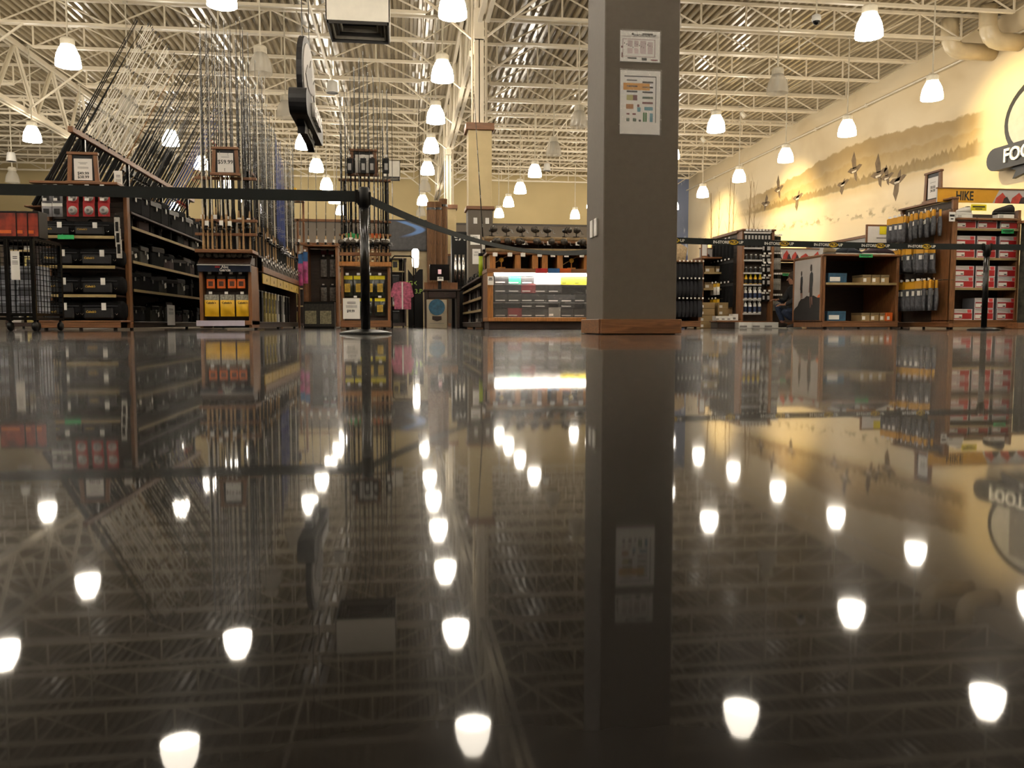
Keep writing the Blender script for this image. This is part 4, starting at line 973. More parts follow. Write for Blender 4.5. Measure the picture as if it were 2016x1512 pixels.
D_ = stanchion(-3.6, 5.75, 'black belt post just outside the left edge'); E_ = stanchion(cx_+2.2, 8.7, 'black belt post just outside the right edge')
def belt(p, q, label, sag, zc, h=.06, twist=0., n=24, zq=None):
    (x0, y0), (x1, y1) = p, q; d = Vector((x1-x0, y1-y0, 0)); Ln = d.length; u = d/Ln; nrm = Vector((-u.y, u.x, 0))
    rows = []; zq = zc if zq is None else zq
    for k in range(n+1):
        t = k/n; s = .05/Ln+t*(1-.1/Ln); c = Vector((x0, y0, 0))+d*s
        z = zc+(zq-zc)*t-4*sag*t*(1-t); tw = twist*sin(pi*t)
        a = Vector((0, 0, 1))*cos(tw)+nrm*sin(tw)
        m_ = Vector((0, 0, 1))*-sin(tw)+nrm*cos(tw)
        o = Vector((c.x, c.y, z))
        rows.append([o-a*h/2-m_*.0015, o+a*h/2-m_*.0015, o+a*h/2+m_*.0015, o-a*h/2+m_*.0015, o-a*h/2-m_*.0015])
    mb = MB().quadgrid([[tuple(v) for v in r_] for r_ in rows])
    r = thing('queue_belt', label, 'belt', (0, 0, 0)); part('webbing', mb, BELT, r)
    for (px_, s) in ((Vector((x0, y0, 0))+u*.05, 1), (Vector((x1, y1, 0))-u*.05, -1)):
        zz = zc if s == 1 else zq
        part('belt_clip', MB().cbox(px_.x-.012, px_.x+.012, px_.y-.012, px_.y+.012, zz-h*.6, zz+h*.6, .004), BLACKP, r)
    return r, u, Ln
belt(A_, D_, 'plain dark belt running left from the near belt post', .0, .915, .072, zq=.93)
belt(A_, B_, 'sagging dark belt swinging back from the near post behind the column', .2, .9, .056, twist=.8)
r, u, Ln = belt(B_, C_, 'dark belt printed IN-STORE PICK UP in front of the shoe racks', .015, .965, .066, zq=.95)
belt(C_, E_, 'short plain belt leaving the right belt post', .0, .95, .066)
ang = math.atan2(u.y, u.x); PY = mt('belt yellow oval', 'e0b820', .5, var=.05)
for k, px in enumerate((1318, 1434, 1534, 1631, 1724, 1815)):
    Y = 8.55+(px-1250)/(1937-1250)*.2
    X, _ = pY(px, 470, Y); t = ((X-B_[0])*u.x+(Y-B_[1])*u.y)/Ln
    Y = B_[1]+u.y*t*Ln; z = .965+(.95-.965)*t-4*.015*t*(1-t)
    g = Vector((u.y, -u.x, 0))*.003
    def on(dx, zz, e=1.): return (X+u.x*dx+g.x*e, Y+u.y*dx+g.y*e, zz)
    text('IN-STORE', .042, WHITEP, r, on(-.085, z-.002), ang, bold=.001, ext=.0006); text('UP', .042, WHITEP, r, on(.145, z-.002), ang, bold=.001, ext=.0006)
    ov = MB().prism(ell(.056, .026, 24), -.0012, .0); o = part('yellow_oval', ov, PY, r); o.location = on(.058, z, .8); o.rotation_euler = (0, 0, ang)
    text('PICK', .042, INK, o, (0, -.0024, 0), bold=.0014, ext=.0006, shear=.2)
# ================================================================ CENTRE
# glass reel counter behind the column
YG = 10.3; xg0, _ = pY(960, 640, YG); xg1, _ = pY(1318, 640, YG); fG = Frame(xg0, YG, 0); wG = xg1-xg0; ZG = lambda y, d=0: fG.px(1050, y, d)[1]
r = thing('display_counter', 'honey oak glass display counter full of reel boxes left of the column', 'counter', fG.w(0, 0, 0)); dG = .62
zt = ZG(529); z1, z2 = ZG(559), ZG(595)
part('kick_base', MB().cbox(.02, wG-.02, .05, dG, 0, ZG(633), .004), DKWOOD, r)
part('bottom_rail', MB().cbox(0, wG, 0, dG, ZG(633), ZG(625), .004), WOODL, r)
part('corner_post', MB().cbox(0, .07, 0, .06, ZG(625), zt, .004), WOODL, r); part('corner_post', MB().cbox(wG-.07, wG, 0, .06, ZG(625), zt, .004), WOODL, r)
part('end_panel', MB().box(0, .02, .06, dG, ZG(625), zt), WOODV, r); part('end_panel', MB().box(wG-.02, wG, .06, dG, ZG(625), zt), WOODV, r)
part('top_rail', MB().cbox(-.01, wG+.01, -.01, dG, ZG(537), zt, .004), WOOD, r)
part('back_panel', MB().box(0, wG, dG-.02, dG, ZG(625), zt), BLACKP, r)
for z in (z1, z2): part('glass_shelf', MB().box(.03, wG-.03, .12, dG-.03, z-.008, z), CLEAR, r)
part('front_glass', MB().box(.07, wG-.07, .01, .016, ZG(625), ZG(537)), mt('clear case glass', 'ffffff', .03, alpha=.06), r)
part('light_tube', MB().tube((.1, .12, ZG(540)), (wG-.1, .12, ZG(540)), .014, n=8), glow('case light tube', (1, .93, .8), 38), r)
# boxes in the case
RBX = {'black': p_carton('reel_box', 'box', .19, .2, .115, BLACKP, mt('reel box print', '1d1d20', .4, var=.4, scale=30), LGREY, None, .8, .12),
       'green': p_carton('reel_box', 'box', .19, .2, .1, mt('teal green box', '1d7a62', .5), None, WHITE, None, .8, .12),
       'grey': p_carton('reel_box', 'box', .19, .2, .1, mt('slate box', '3c3c40', .5), None, WHITE, None, .8, .12),
       'white': p_carton('reel_box', 'box', .2, .2, .1, WHITEP, None, LGREY, None, .7, .3),
       'yellow': p_carton('reel_box', 'box', .19, .2, .1, YELB, None, INK, None, .4, .1),
       'maroon': p_carton('reel_box', 'box', .19, .2, .12, mt('maroon box', '6a1c24', .45), None, LGREY, None, .7, .12),
       'silver': p_carton('reel_box', 'box', .17, .2, .13, mt('silver box', '8a8c88', .35, .2), None, WHITE, None, .4, .2),
       'gold': p_carton('reel_box', 'box', .15, .2, .06, BLACKP, GOLD, INK, None, .6, .3)}
cases = [(z1, [('black', 'green', 'grey', 'white', 'white', 'yellow', 'yellow', 'silver', 'grey', 'black', 'white', 'black')], 'top'),
         (z2, [('black', 'black', 'black', 'black', 'grey', 'grey', 'black', 'gold', 'black', 'grey', 'black', 'black'), ('black', 'black', 'maroon', 'black', 'black', '', '', 'gold', 'gold', '', 'black', '')], 'middle'),
         (ZG(625), [('black', 'maroon', 'black', 'black', 'silver', 'black', 'black', 'black', 'grey', 'black', 'maroon', 'black'), ('', '', 'black', 'black', '', 'black', '', 'black', '', 'black', '', 'black')], 'bottom')]
ct = {}
for z, rows, nm in cases:
    zz = z+.002
    for ri, row in enumerate(rows):
        for q, c in enumerate(row):
            if not c: continue
            k = (nm, c); ct[k] = ct.get(k, -1)+1
            x = .18+q*(wG-.3)/12+.02
            put(RBX[c], '%s %s reel box on the %s shelf of the glass counter' % (od(ct[k]), c, nm), fG, x, zz+ri*.118, .18, random.uniform(-.06, .06), 'reel boxes in the glass counter')
# stepped top with cubbies and reel bars
r = thing('reel_display', 'honey oak stepped reel display standing on the glass counter', 'display', fG.w(0, 0, zt)); y0 = .12
zc1, zc2 = ZG(497, .12)-zt, ZG(474, .3)-zt
part('cubby_board', MB().cbox(0, wG, y0, .5, zc1-.03, zc1, .004), WOOD, r); part('back_panel', MB().box(.02, wG-.02, .5, .52, 0, zc2), DKWOOD, r)
for px in (964, 1014, 1048, 1067, 1097, 1150): x, _ = fG.px(px, 510, y0); part('divider', MB().cbox(x, x+.075, y0, .5, 0, zc1-.03, .004), WOODL, r)
part('log_bar', MB().tube((0, .2, zc1+.03), (wG, .2, zc1+.03), .028, n=10), mt('pale log', '8a7452', .6, var=.3, scale=20), r, True)
part('step_board', MB().cbox(0, wG, .3, .52, zc2-.03, zc2, .004), WOOD, r); part('log_bar', MB().tube((0, .38, zc2+.03), (wG, .38, zc2+.03), .03, n=10), MATS['pale log'], r, True)
part('price_rail', MB().box(0, wG, .105, .115, zc1-.025, zc1+.0), WOOD, r)
for row, (z, d, nm) in enumerate(((zc1+.058, .2, 'lower'), (zc2+.06, .38, 'upper'))):
    for q in range(12):
        x = .1+q*(wG-.2)/11.5+random.uniform(-.02, .02)
        put(REEL, '%s reel from the left on the %s log bar of the counter display' % (od(q), nm), fG, x, zt+z+.006, d, random.uniform(-.8, .8), 'reels on the log bars', scale=(1.15, 1.15, 1.15))
        if q % 2 == 0 or row == 0: solo('reel_tag', MB().cbox(x-.03, x+.03, d-.115 if row == 0 else d-.1, (d-.115 if row == 0 else d-.1)+.003, zt+z-.115, zt+z-.068, .001).tube((x, d-.1, zt+z-.07), (x, d-.1, zt+z-.06), .003), WHITE, '%s white price tag below the %s row of counter reels' % (od(q), nm), 'tag', 'reel price tags', loc=fG.w(0, 0, 0))
for q, (px, m_, c) in enumerate(((1066, RED, 'red'), (1091, BLUE, 'blue'), (1113, ORANGE, 'orange'))):
    x, z = fG.px(px, 533, -.02); solo('rail_card', MB().cbox(x-.075, x+.075, -.016, -.013, z-.03, z+.03, .002).box(x-.05, x+.05, -.018, -.016, z-.002, z+.004), m_, '%s printed card on the top rail of the glass counter' % c, 'card', loc=fG.w(0, 0, 0))
price_sign('small white sheet on the corner post of the glass counter', fG, (960, 544), (972, 561), '', -.03)
for q, px in enumerate((987, 1125)):
    x, _ = fG.px(px, 520, .2); rr = thing('fly_reel_stand', '%s small brass disc on a wooden stand in the counter cubbies' % ['left', 'right'][q], 'ornament', fG.w(x, .2, zt))
    part('stand', MB().cbox(-.05, .05, -.03, .03, 0, .03, .003).tube((0, 0, .03), (0, 0, .09), .008), WOODL, rr); part('disc', MB().lathe([(0, -.01), (.03, -.008), (.03, .008), (0, .01)], 12, (0, 0, .12), axis='y'), GOLD, rr, True)
    part('rod_butt', MB().tube((-.16, 0, .04), (.12, .02, .2), .006, n=5), TAN, rr)
# gondola on the left flank of the counter (facing left)
fH = Frame(xg0-.02, YG+4.2, -pi/2); LH = 3.5
zh = [fH.px(930, y)[1] for y in (566, 590, 612)]
shelf_unit('aisle_gondola', 'dark shelving flank receding behind the glass counter', fH, LH, .5, fH.px(940, 549)[1], zh, 'dark', mat=DKWOOD, matv=DKWOOD, sd=.42)
for k, z in enumerate(zh+[.1]):
    for q in range(9):
        put(TB['black'] if q % 4 else TB['white'], '%s %s carton on the %s of the dark flank shelving' % (od(q), 'black' if q % 4 else 'grey', shn[k]), fH, .25+q*.375, z, .1, random.uniform(-.1, .1), 'cartons on the flank shelving', scale=(1.6, 1, .42))
for q in range(8):
    put(CASES[q % 2], '%s dark case lying on top of the flank shelving' % od(q), fH, .3+q*.42, fH.px(940, 549)[1]+.02, .08, 0, 'dark cases on the flank shelving', scale=(.9, 1, .45))
# chartreuse tube and leaning single rod
x, z = fG.px(950, 536, .5); x2, z2_ = fG.px(951, 503, .5)
rr = thing('rod_tube', 'bright chartreuse rod tube standing at the counter corner', 'tube', fG.w(x, .75, z-.05)); part('tube', MB().tube((0, 0, 0), (0, 0, z2_-z+.08), .028, n=10), mt('chartreuse', 'b8d020', .4), rr, True); part('end_cap', MB().lathe([(.031, z2_-z+.06), (.031, z2_-z+.1), (0, z2_-z+.1)], 10), BLACKP, rr)
R_BLACK2.place('single tall black rod leaning in front of the middle column', (fG.w(x, .6, 1.05)[0]+.06, YG+.75, fH.px(940, 549)[1]+.02), (0, -.06, 0), None, (1, 1, 1.1))
# ---- kiosk desk
YK = 14.4; fK = Frame(pY(837, 640, YK)[0], YK, 0); wK = fK.px(905, 600)[0]; ZK = lambda y: fK.px(870, y)[1]
r = thing('kiosk_desk', 'dark wooden computer kiosk desk with a drawer', 'desk', fK.w(0, 0, 0)); zd = ZK(573)
for x in (0, wK-.05): part('leg_panel', MB().cbox(x, x+.05, 0, .55, 0, zd, .004), DKWOOD, r)
part('desk_top', MB().cbox(-.02, wK+.02, -.02, .57, zd, zd+.03, .005), DKWOOD, r)
o = part('drawer', MB().cbox(.06, wK-.06, -.01, .4, zd-.12, zd-.01, .004), DKWOOD, r); part('handle', MB().cbox(wK*.55, wK*.68, -.022, -.01, zd-.055, zd-.045, .003), CHROME, o)
part('back_board', MB().box(0, wK, .52, .55, zd+.03, ZK(553)), WOODV, r)
rr = thing('monitor', 'black flat monitor on the kiosk desk', 'monitor', fK.w(fK.px(867, 530)[0], .3, zd+.03)); h0 = ZK(550)-zd-.03; h1 = ZK(518)-zd-.03; ww = (fK.px(887, 530)[0]-fK.px(847, 530)[0])/2
part('bezel', MB().cbox(-ww, ww, 0, .04, h0, h1, .005), BLACKM, rr); part('screen', MB().box(-ww*.93, ww*.93, -.003, .0, h0+.03, h1-.02), mt('dark screen', '0c0a0c', .15), rr); part('stand', MB().cbox(-.03, .03, .03, .06, 0, h0, .003).cbox(-.12, .12, -.05, .12, 0, .015, .003), BLACKP, rr)
part('screen_image', MB().cbox(-.03, .03, -.006, -.003, (h0+h1)/2-.03, (h0+h1)/2+.05, .004), mt('screen picture', 'c8a0a0', .5, emit=.4), rr)
price_sign('small white notice at the foot of the monitor', fK, (861, 545), (873, 553), '', .2)
rr = thing('poster_board', 'cream poster board with a blue disc leaning under the kiosk desk', 'poster', fK.w(fK.px(860, 640)[0], -.04, 0)); hw = (fK.px(880, 610)[0]-fK.px(840, 610)[0])/2; hh = ZK(590)
part('board', MB().cbox(-hw, hw, -.006, .006, 0, hh, .002), mt('cream board', 'b8ab94', .6, var=.06), rr); part('blue_disc', MB().prism(ell(hw*.8, hw*.8, 24, 0, hh-hw*.75), -.009, -.006), mt('steel blue print', '32607c', .5, var=.3, scale=20), rr)
part('badge', MB().prism([(-.08, hh*.42), (.08, hh*.42), (.08, hh*.3), (0, hh*.24), (-.08, hh*.3)], -.009, -.006), mt('brown badge print', '3a2a24', .5), rr)
for zz in (.52, .16): part('print_line', MB().box(-hw*.7, hw*.7, -.008, -.006, hh*zz, hh*zz+.008), GREYI, rr)
# ---- tall black display with silver rods
YV = 15.2; fV = Frame(pY(890, 640, YV)[0], YV, 0); wV = fV.px(919, 500)[0]; hv = fV.px(905, 456)[1]
r = thing('rod_tube_display', 'tall black display stand with white slanted logo and silver tubes', 'display', fV.w(0, 0, 0))
part('back_board', MB().cbox(0, wV, .0, .3, 0, hv, .01), BLACKP, r)
for q in range(3): x = wV*(.25+.25*q); part('silver_tube', MB().tube((x, -.03, .75), (x, -.03, hv-.42), .028, n=10), CHROME, r, True)
part('shelf_lip', MB().cbox(0, wV, -.07, 0, .7, .75, .004), BLACKP, r)
lz = hv-.09
for P in ([(.04, lz), (.13, lz), (.11, lz-.025), (.06, lz-.025)], [(.06, lz-.05), (.11, lz-.05), (.1, lz-.07), (.07, lz-.07)], [(.12, lz-.07), (.16, lz), (.19, lz), (.15, lz-.07)], [(.19, lz), (.22, lz-.07), (.25, lz-.07), (.21, lz)]): part('logo_stroke', MB().prism([(a*wV/.27, b) for a, b in P], -.004, 0), WHITEP, r)
# ---- chalk board, clothes rack, glowing lantern, pictures behind
YQ = 15.8; fQ = Frame(pY(804, 640, YQ)[0], YQ, 0); wq = fQ.px(833, 600)[0]; hq = fQ.px(818, 530)[1]
r = thing('chalk_board', 'black slanted chalk board with green scrawl beside the kiosk', 'board', fQ.w(0, 0, 0)); part('panel', MB().prism([(0, 0), (wq, 0), (wq, hq), (wq*.75, hq), (wq*.35, hq*.88), (0, hq)], 0, .03), BLACKP, r)
part('easel_leg', MB().tube((.05, .03, hq*.9), (.05, .4, 0), .015).tube((wq-.05, .03, hq*.9), (wq-.05, .4, 0), .015), BLACKM, r)
CHK = mt('green chalk', 'a8c860', .7); text('EGX', .11, CHK, r, (wq*.22, -.002, hq*.76), ext=.001, bold=.001); text('3.P', .12, CHK, r, (wq*.7, -.002, hq*.62), ext=.001, bold=.001)
r = thing('lantern_tube', 'glowing white vertical lamp tube above the chalk board', 'lamp', (pY(818, 530, 16.6)[0], 16.6, pY(818, 530, 16.6)[1])); hl = pY(818, 490, 16.6)[1]-pY(818, 526, 16.6)[1]
part('tube', MB().lathe([(0, .03), (.05, .04), (.065, .1), (.07, hl), (.04, hl+.04), (0, hl+.04)], 10), glow('lantern glow', (1, .9, .75), 18), r, True); part('stand', MB().tube((0, 0, .03), (0, 0, -pY(818, 530, 16.6)[1]), .015).lathe([(.0, -pY(818, 530, 16.6)[1]+.02), (.12, -pY(818, 530, 16.6)[1]+.01), (.12, -pY(818, 530, 16.6)[1])], 12), BLACKM, r)
YS = 14.6; fS = Frame(pY(772, 640, YS)[0], YS, 0)
r = thing('clothes_rack', 'small black clothes rack behind the combo rods', 'rack', fS.w(0, 0, 0)); part('rail', MB().path([(0, 0, .05), (0, 0, 1.2), (.05, 0, 1.25), (.33, 0, 1.25), (.38, 0, 1.2), (.38, 0, .05)], .013, 6), BLACKM, r); part('foot', MB().cbox(-.02, .02, -.25, .25, 0, .05, .004).cbox(.36, .4, -.25, .25, 0, .05, .004), BLACKM, r)
PLAID = mt('pink plaid cotton', 'b05c74', .8, var=.5, scale=22)
x, z = fS.px(792, 558); r = thing('shirt', 'pink plaid shirt on a hanger on the small clothes rack', 'shirt', fS.w(x, 0, z)); hs = z-fS.px(792, 609)[1]
part('body', MB().prism([(-.15, 0), (-.05, .03), (.05, .03), (.15, 0), (.15, -hs), (-.14, -hs)], -.04, .04), PLAID, r); part('sleeve', MB().prism([(-.15, 0), (-.12, -.02), (-.16, -hs*.55), (-.22, -hs*.5)], -.03, .03), PLAID, r); part('sleeve', MB().prism([(.15, 0), (.2, -hs*.5), (.16, -hs*.55), (.12, -.02)], -.03, .03), PLAID, r)
part('hanger', MB().path([(0, 0, .02), (0, 0, .09), (.02, 0, 1.25-z), (.0, 0, 1.26-z)], .004, 5), CHROME, r); part('button_strip', MB().box(-.012, .012, -.044, -.04, -hs, .02), WHITEP, r)
# river picture wall
m, N, L, B = new_mat('river photograph'); op, step, mix = expr(N, L); tc = N.new('ShaderNodeTexCoord'); sp = N.new('ShaderNodeSeparateXYZ'); L.new(tc.outputs['Object'], sp.inputs[0]); n1 = N.new('ShaderNodeTexNoise'); n1.inputs['Scale'].default_value = 9; n1.inputs['Detail'].default_value = 8; L.new(tc.outputs['Object'], n1.inputs['Vector'])
xx, zz = sp.outputs[0], sp.outputs[2]
bnd = op('ABSOLUTE', op('SUBTRACT', xx, op('ADD', .1, op('MULTIPLY', op('SINE', op('MULTIPLY', zz, 9.)), .35))))
c = mix(n1.outputs['Fac'], lin('101018'), lin('504e4c')); c = mix(op('MULTIPLY', step(bnd, .2, .08), step(zz, -.1, .1)), c, lin('5f86c0')); c = mix(step(zz, .42, .46), c, lin('28345c'))
L.new(c, B.inputs['Base Color']); B.inputs['Roughness'].default_value = .5
YP = 27.; fP = Frame(pY(762, 640, YP)[0], YP, 0); xw = fP.px(840, 500)[0]; zt_, zb_ = fP.px(800, 435)[1], fP.px(800, 491)[1]
r = thing('wall_poster', 'dark photograph of a winding blue river high behind the rod racks', 'picture', fP.w(xw/2, 0, (zt_+zb_)/2)); part('print', MB().box(-xw/2, xw/2, -.01, .01, -(zt_-zb_)/2, (zt_-zb_)/2), m, r); part('frame', MB().box(-xw/2-.04, xw/2+.04, .01, .05, -(zt_-zb_)/2-.04, (zt_-zb_)/2+.04), BLACKP, r)
part('hanger', MB().tube((-xw/3, .03, .5), (-xw/3, .03, DECK-(zt_+zb_)/2), .01).tube((xw/3, .03, .5), (xw/3, .03, DECK-(zt_+zb_)/2), .01), BLACKM, r)
r = thing('partition_wall', 'cream partition hung with maps under the river photograph', 'partition', fP.w(0, .1, 0)); part('panel', MB().cbox(-1.2, xw+.1, 0, .12, 0, zb_-.02, .01), mt('partition cream', 'a89876', .6, var=.2, scale=3), r); part('cap', MB().cbox(-1.25, xw+.15, -.03, .15, zb_-.04, zb_, .01), WOOD, r)
# log posts by the far column
r = None
for q, px in enumerate((849, 861, 872)):
    YLg = 26.5+.2*q; x, zt2 = pY(px, 392 if q == 2 else 398, YLg)
    lg = MB().lathe([(0, 0), (.15, 0), (.145, 1.5), (.15, 3.), (.14, zt2), (0, zt2)], 12); rr = thing('log_post', '%s rough brown log post beside the far cream column' % ['left', 'middle', 'right'][q], 'post', (x, YLg, 0), 0, 'log posts by the far column'); part('trunk', lg, mt('bark brown', '5e4023', .8, var=.5, scale=4, kind='woodv', bump=.4), rr, True); part('iron_band', MB().lathe([(.155, zt2-.25), (.155, zt2-.18)], 12), BLACKM, rr)
# background aisles beyond (seen between the racks)
def far_aisle(px0, px1, Y, ztop, label, depth=.9, cols=('black', 'straw', 'white', 'yellow')):
    f = Frame(pY(px0, 640, Y)[0], Y, 0); w = f.px(px1, 600)[0]
    shelf_unit('far_gondola', label, f, w, depth, ztop, [.55, 1.0, 1.4] if ztop > 1.5 else [.55, .95], 'dark', mat=DKWOOD, matv=DKWOOD, sd=.4)
    return f, w
for i, (a, b, Y, zt3, nm) in enumerate(((500, 600, 22., 1.9, 'behind the dense upright rods'), (664, 700, 20., 1.9, 'behind the combo rod rack'), (745, 800, 21., 1.7, 'behind the clothes rack'), (10, 75, 16., 1.55, 'behind the wire bin'), (900, 960, 24., 1.9, 'behind the tube display'))):
    f, w = far_aisle(a, b, Y, zt3, 'distant dark gondola %s' % nm)
    q = 0
    for z in ([.1, .55, 1., 1.4] if zt3 > 1.5 else [.1, .55, .95]):
        x = .15
        while x < w-.1:
            c = random.choice(('black', 'black', 'straw', 'white')); put(TB[c], '%s carton on the distant gondola %s' % (od(q % 60), nm), f, x, z, .08, 0, 'cartons on distant gondolas', scale=(1.3, 1, .7)); x += .28; q += 1
# posters on the middle column
f2 = Frame(1.55-.25, COLY[2]-.25, 0)
price_sign('upper white notice on the middle column', f2, (926, 462), (945, 482), '', -.004); price_sign('lower white notice on the middle column', f2, (930, 490), (946, 520), '', -.004)
# ================================================================ RIGHT SIDE
# ---- N: HIKE shoe box bay
YN = 11.2; xn0, _ = pY(1868, 640, YN); xn1, _ = pY(2003, 640, YN); fN = Frame(xn0, YN, 0); wN = xn1-xn0; ZN = lambda y: fN.px(1940, y)[1]
zn = [ZN(450), ZN(508), ZN(567)]; kN = ZN(630)
r = shelf_unit('shoe_bay', 'wooden shoe bay stacked with red and white boxes under the HIKE sign', fN, wN, .42, ZN(412), zn, 'slat', kick=kN, topcap=False, boardm=WOOD)
zc = [(zn[0], 1, 'top shelf'), (zn[1], 2, 'second shelf'), (zn[2], 2, 'third shelf'), (kN, 2, 'bottom shelf')]
for z, n, nm in zc:
    for c in range(3):
        for k in range(n):
            if nm == 'bottom shelf' and c == 0 and k == 1: continue
            put(SHOEBOX, '%s red shoe box in the %s stack on the %s of the HIKE bay' % ('only' if n == 1 or (nm == 'bottom shelf' and c == 0) else ['lower', 'upper'][k], ['left', 'middle', 'right'][c], nm), fN, .05+wN*(.19, .52, .87)[c]*.93, z+.001+k*.163, .045, random.uniform(-.03, .03), 'red shoe boxes in the HIKE bay', scale=(1.0, .9, 1.4))
HIKE = mt('hike yellow print', 'd69c1e', .5, var=.06); PEAK = mt('red rock print', 'b03a2c', .55, var=.3, scale=14); DROCK = mt('dark rock print', '2c2326', .6, var=.3); MISTP = mt('misty sky print', 'b9b8b6', .55, var=.06)
def peaks(name, label, fr, a, b, d=0., hike=False, seed=1):
    random.seed(seed); (x0, z1), (x1, z0) = fr.px(*a, d), fr.px(*b, d); w, h = x1-x0, z1-z0
    r = thing(name, label, 'sign', fr.w(x0, d, z0), fr.rz)
    part('panel', MB().box(0, w, 0, .02, 0, h), MISTP, r); part('cap_rail', MB().cbox(-.01, w+.01, -.012, .03, h, h+.018, .003), WOOD, r)
    xs = w*(.52 if hike else 0)
    if hike:
        part('yellow_field', MB().prism([(0, 0), (w*.5, 0), (w*.56, h), (0, h)], -.003, 0), HIKE, r)
        text('HIKE', h*.95, INK, r, (w*.245, -.0045, h*.46), ext=.0008, bold=.004, wscale=.72)
    x = xs
    while x < w-.05:
        ww = random.uniform(.18, .3)*(h/.28)*(1.7 if hike else 1.2); hp = h*random.uniform(.6, .95); x2 = min(x+ww, w)
        part('red_peak', MB().prism([(x, 0), (x+ww*.1, hp*.5), (x+ww*.35, hp*.8) if x+ww*.35 < w else (w, hp*.6), (min(x+ww*.5, w), hp), (min(x+ww*.75, w), hp*.55), (x2, 0)], -.004, 0), PEAK, r)
        part('dark_peak', MB().prism([(min(x+ww*.5, w-.02), 0), (min(x+ww*.62, w), hp*.5), (min(x+ww*.8, w), hp*.62), (min(x+ww*1.05, w), 0)], -.006, 0), DROCK, r)
        x += ww*1.05
    random.seed(seed+50); return r
peaks('header_sign', 'yellow HIKE header with red rock peaks above the shoe bay', fN, (1846, 371), (2060, 402), .2, True, 3)
SNW = p_shoe('sneaker', WHITEP, WHITEP, GREY); SNB = p_shoe('hiking_shoe', mt('brown black suede', '1e1a18', .8), BLACKP, INK); SNT = p_shoe('hiking_shoe', mt('tan suede', '8c7c60', .8), mt('grey sole', '55504a', .7), WHITEP); SNN = p_shoe('sneaker', mt('navy mesh', '1c2430', .7), LGREY, INK); SNP = p_shoe('sneaker', mt('plum mesh', '3a2c34', .7), mt('white sole', 'c8c4bc', .6), PINK)
DSP = p_carton('display_box', 'box', .26, .12, .055, WHITEP, None, LGREY, None, .3, .6)
x, z = fN.px(1896, 430); put(DSP, 'white display box under the white sneaker', fN, x, z+.0, -.03, 0); put(SNW, 'white sneaker displayed on the HIKE shoe bay', fN, x, z+.056, .03, pi)
x, z = fN.px(1978, 430); put(DSP, 'white display box under the black hiking shoe', fN, x, z+.0, -.03, 0); put(SNB, 'black hiking shoe displayed on the HIKE shoe bay', fN, x, z+.056, .03, pi, scale=(1.15, 1.1, 1.2))
part('display_ledge', MB().cbox(.04, wN-.04, -.04, .42, ZN(430)-.03-0, ZN(430), .003), WOOD, r)
def card(px0, py0, px1, py1, fr, m_, label, d=0., word=None):
    (x0, z1), (x1, z0) = fr.px(px0, py0, d), fr.px(px1, py1, d); rr = thing('shelf_card', label, 'card', fr.w((x0+x1)/2, d, (z0+z1)/2), fr.rz); w, h = (x1-x0)/2, (z1-z0)/2
    part('card', MB().box(-w, w, 0, .003, -h, h), m_, rr); part('print_line', MB().box(-w*.8, w*.8, -.002, 0, .0, h*.45), INK, rr); part('print_line', MB().box(-w*.45, w*.45, -.002, 0, -h*.6, -h*.35), INK, rr); part('holder', MB().box(-w*.2, w*.2, .003, .012, -h, h*.2), CLEAR, rr)
card(1912, 402, 1942, 415, fN, YELB, 'yellow printed card between the two display shoes', -.03); card(1972, 451, 1996, 460, fN, GREEN, 'green tag on the top shelf of the HIKE bay', -.01)
card(1869, 417, 1880, 436, fN, WHITE, 'white tag on the corner post of the HIKE bay', -.01)
# ---- M: sock wall facing left on the side of the bay
dM = 1.3; fM = Frame(xn0-.02, YN+dM, -pi/2); zM = fM.px(1840, 398)[1]
shelf_unit('sock_wall', 'slatwall side of the shoe bay hung with grey socks', fM, dM, .1, zM, [], 'slat', kick=.1)
def p_sock():
    r = thing('sock_pack', '', 'socks'); 
    part('card', MB().prism([(-.045, 0), (-.045, -.085), (.045, -.085), (.045, 0), (.02, .015), (-.02, .015)], -.012, .012), HIKE, r)
    g = MB(); superloft(g, [(0, 0, 0, .02, .045), (.1, 0, .0, .028, .05), (.2, 0, .0, .026, .048), (.27, 0, .012, .018, .055)], 10, 2.5); g.v = [(c_*1.0, b_, -.085-a_) for a_, b_, c_ in g.v]
    part('sock', g, mt('grey knit', '55565b', .9, var=.35, scale=30, bump=.3), r, True)
    part('tag', MB().box(-.005, .035, -.034, -.032, -.17, -.11), WHITE, r); part('peg_hook', MB().tube((0, .2, .01), (0, -.03, .01), .003, n=5), CHROME, r); part('price_tag', MB().box(-.02, .02, -.033, -.03, .01, .04), WHITE, r)
    return Proto(r)
SOCK = p_sock()
for row, yy in enumerate((418, 486, 554)):
    for k in range(2):
        for q in range(9 if row != 1 else 8):
            x = .12+q*(dM-.2)/8.2; z = fM.px(1850, yy)[1]
            put(SOCK, '%s grey sock pack in the %s of the sock wall, %s layer' % (od(q), ['top row', 'middle row', 'bottom row'][row], ['front', 'rear'][k]), fM, x+random.uniform(-.02, .02), z, -.22+.1*k, random.uniform(-.9, .9), 'grey sock packs', scale=(1.15, 1.15, random.uniform(.95, 1.12) if row < 2 else 1.22))
x, z = fM.px(1832, 400, .0); sign_frame('wooden sign frame standing above the sock wall', fM.w(x, .02, zM+.02), -pi/2, abs(fM.px(1850, 370)[0]-fM.px(1814, 370)[0])*.95, fM.px(1832, 343)[1]-zM, [('', .5, .55), ('30.00', .05, .13), ('34.00', -.28, .13)])
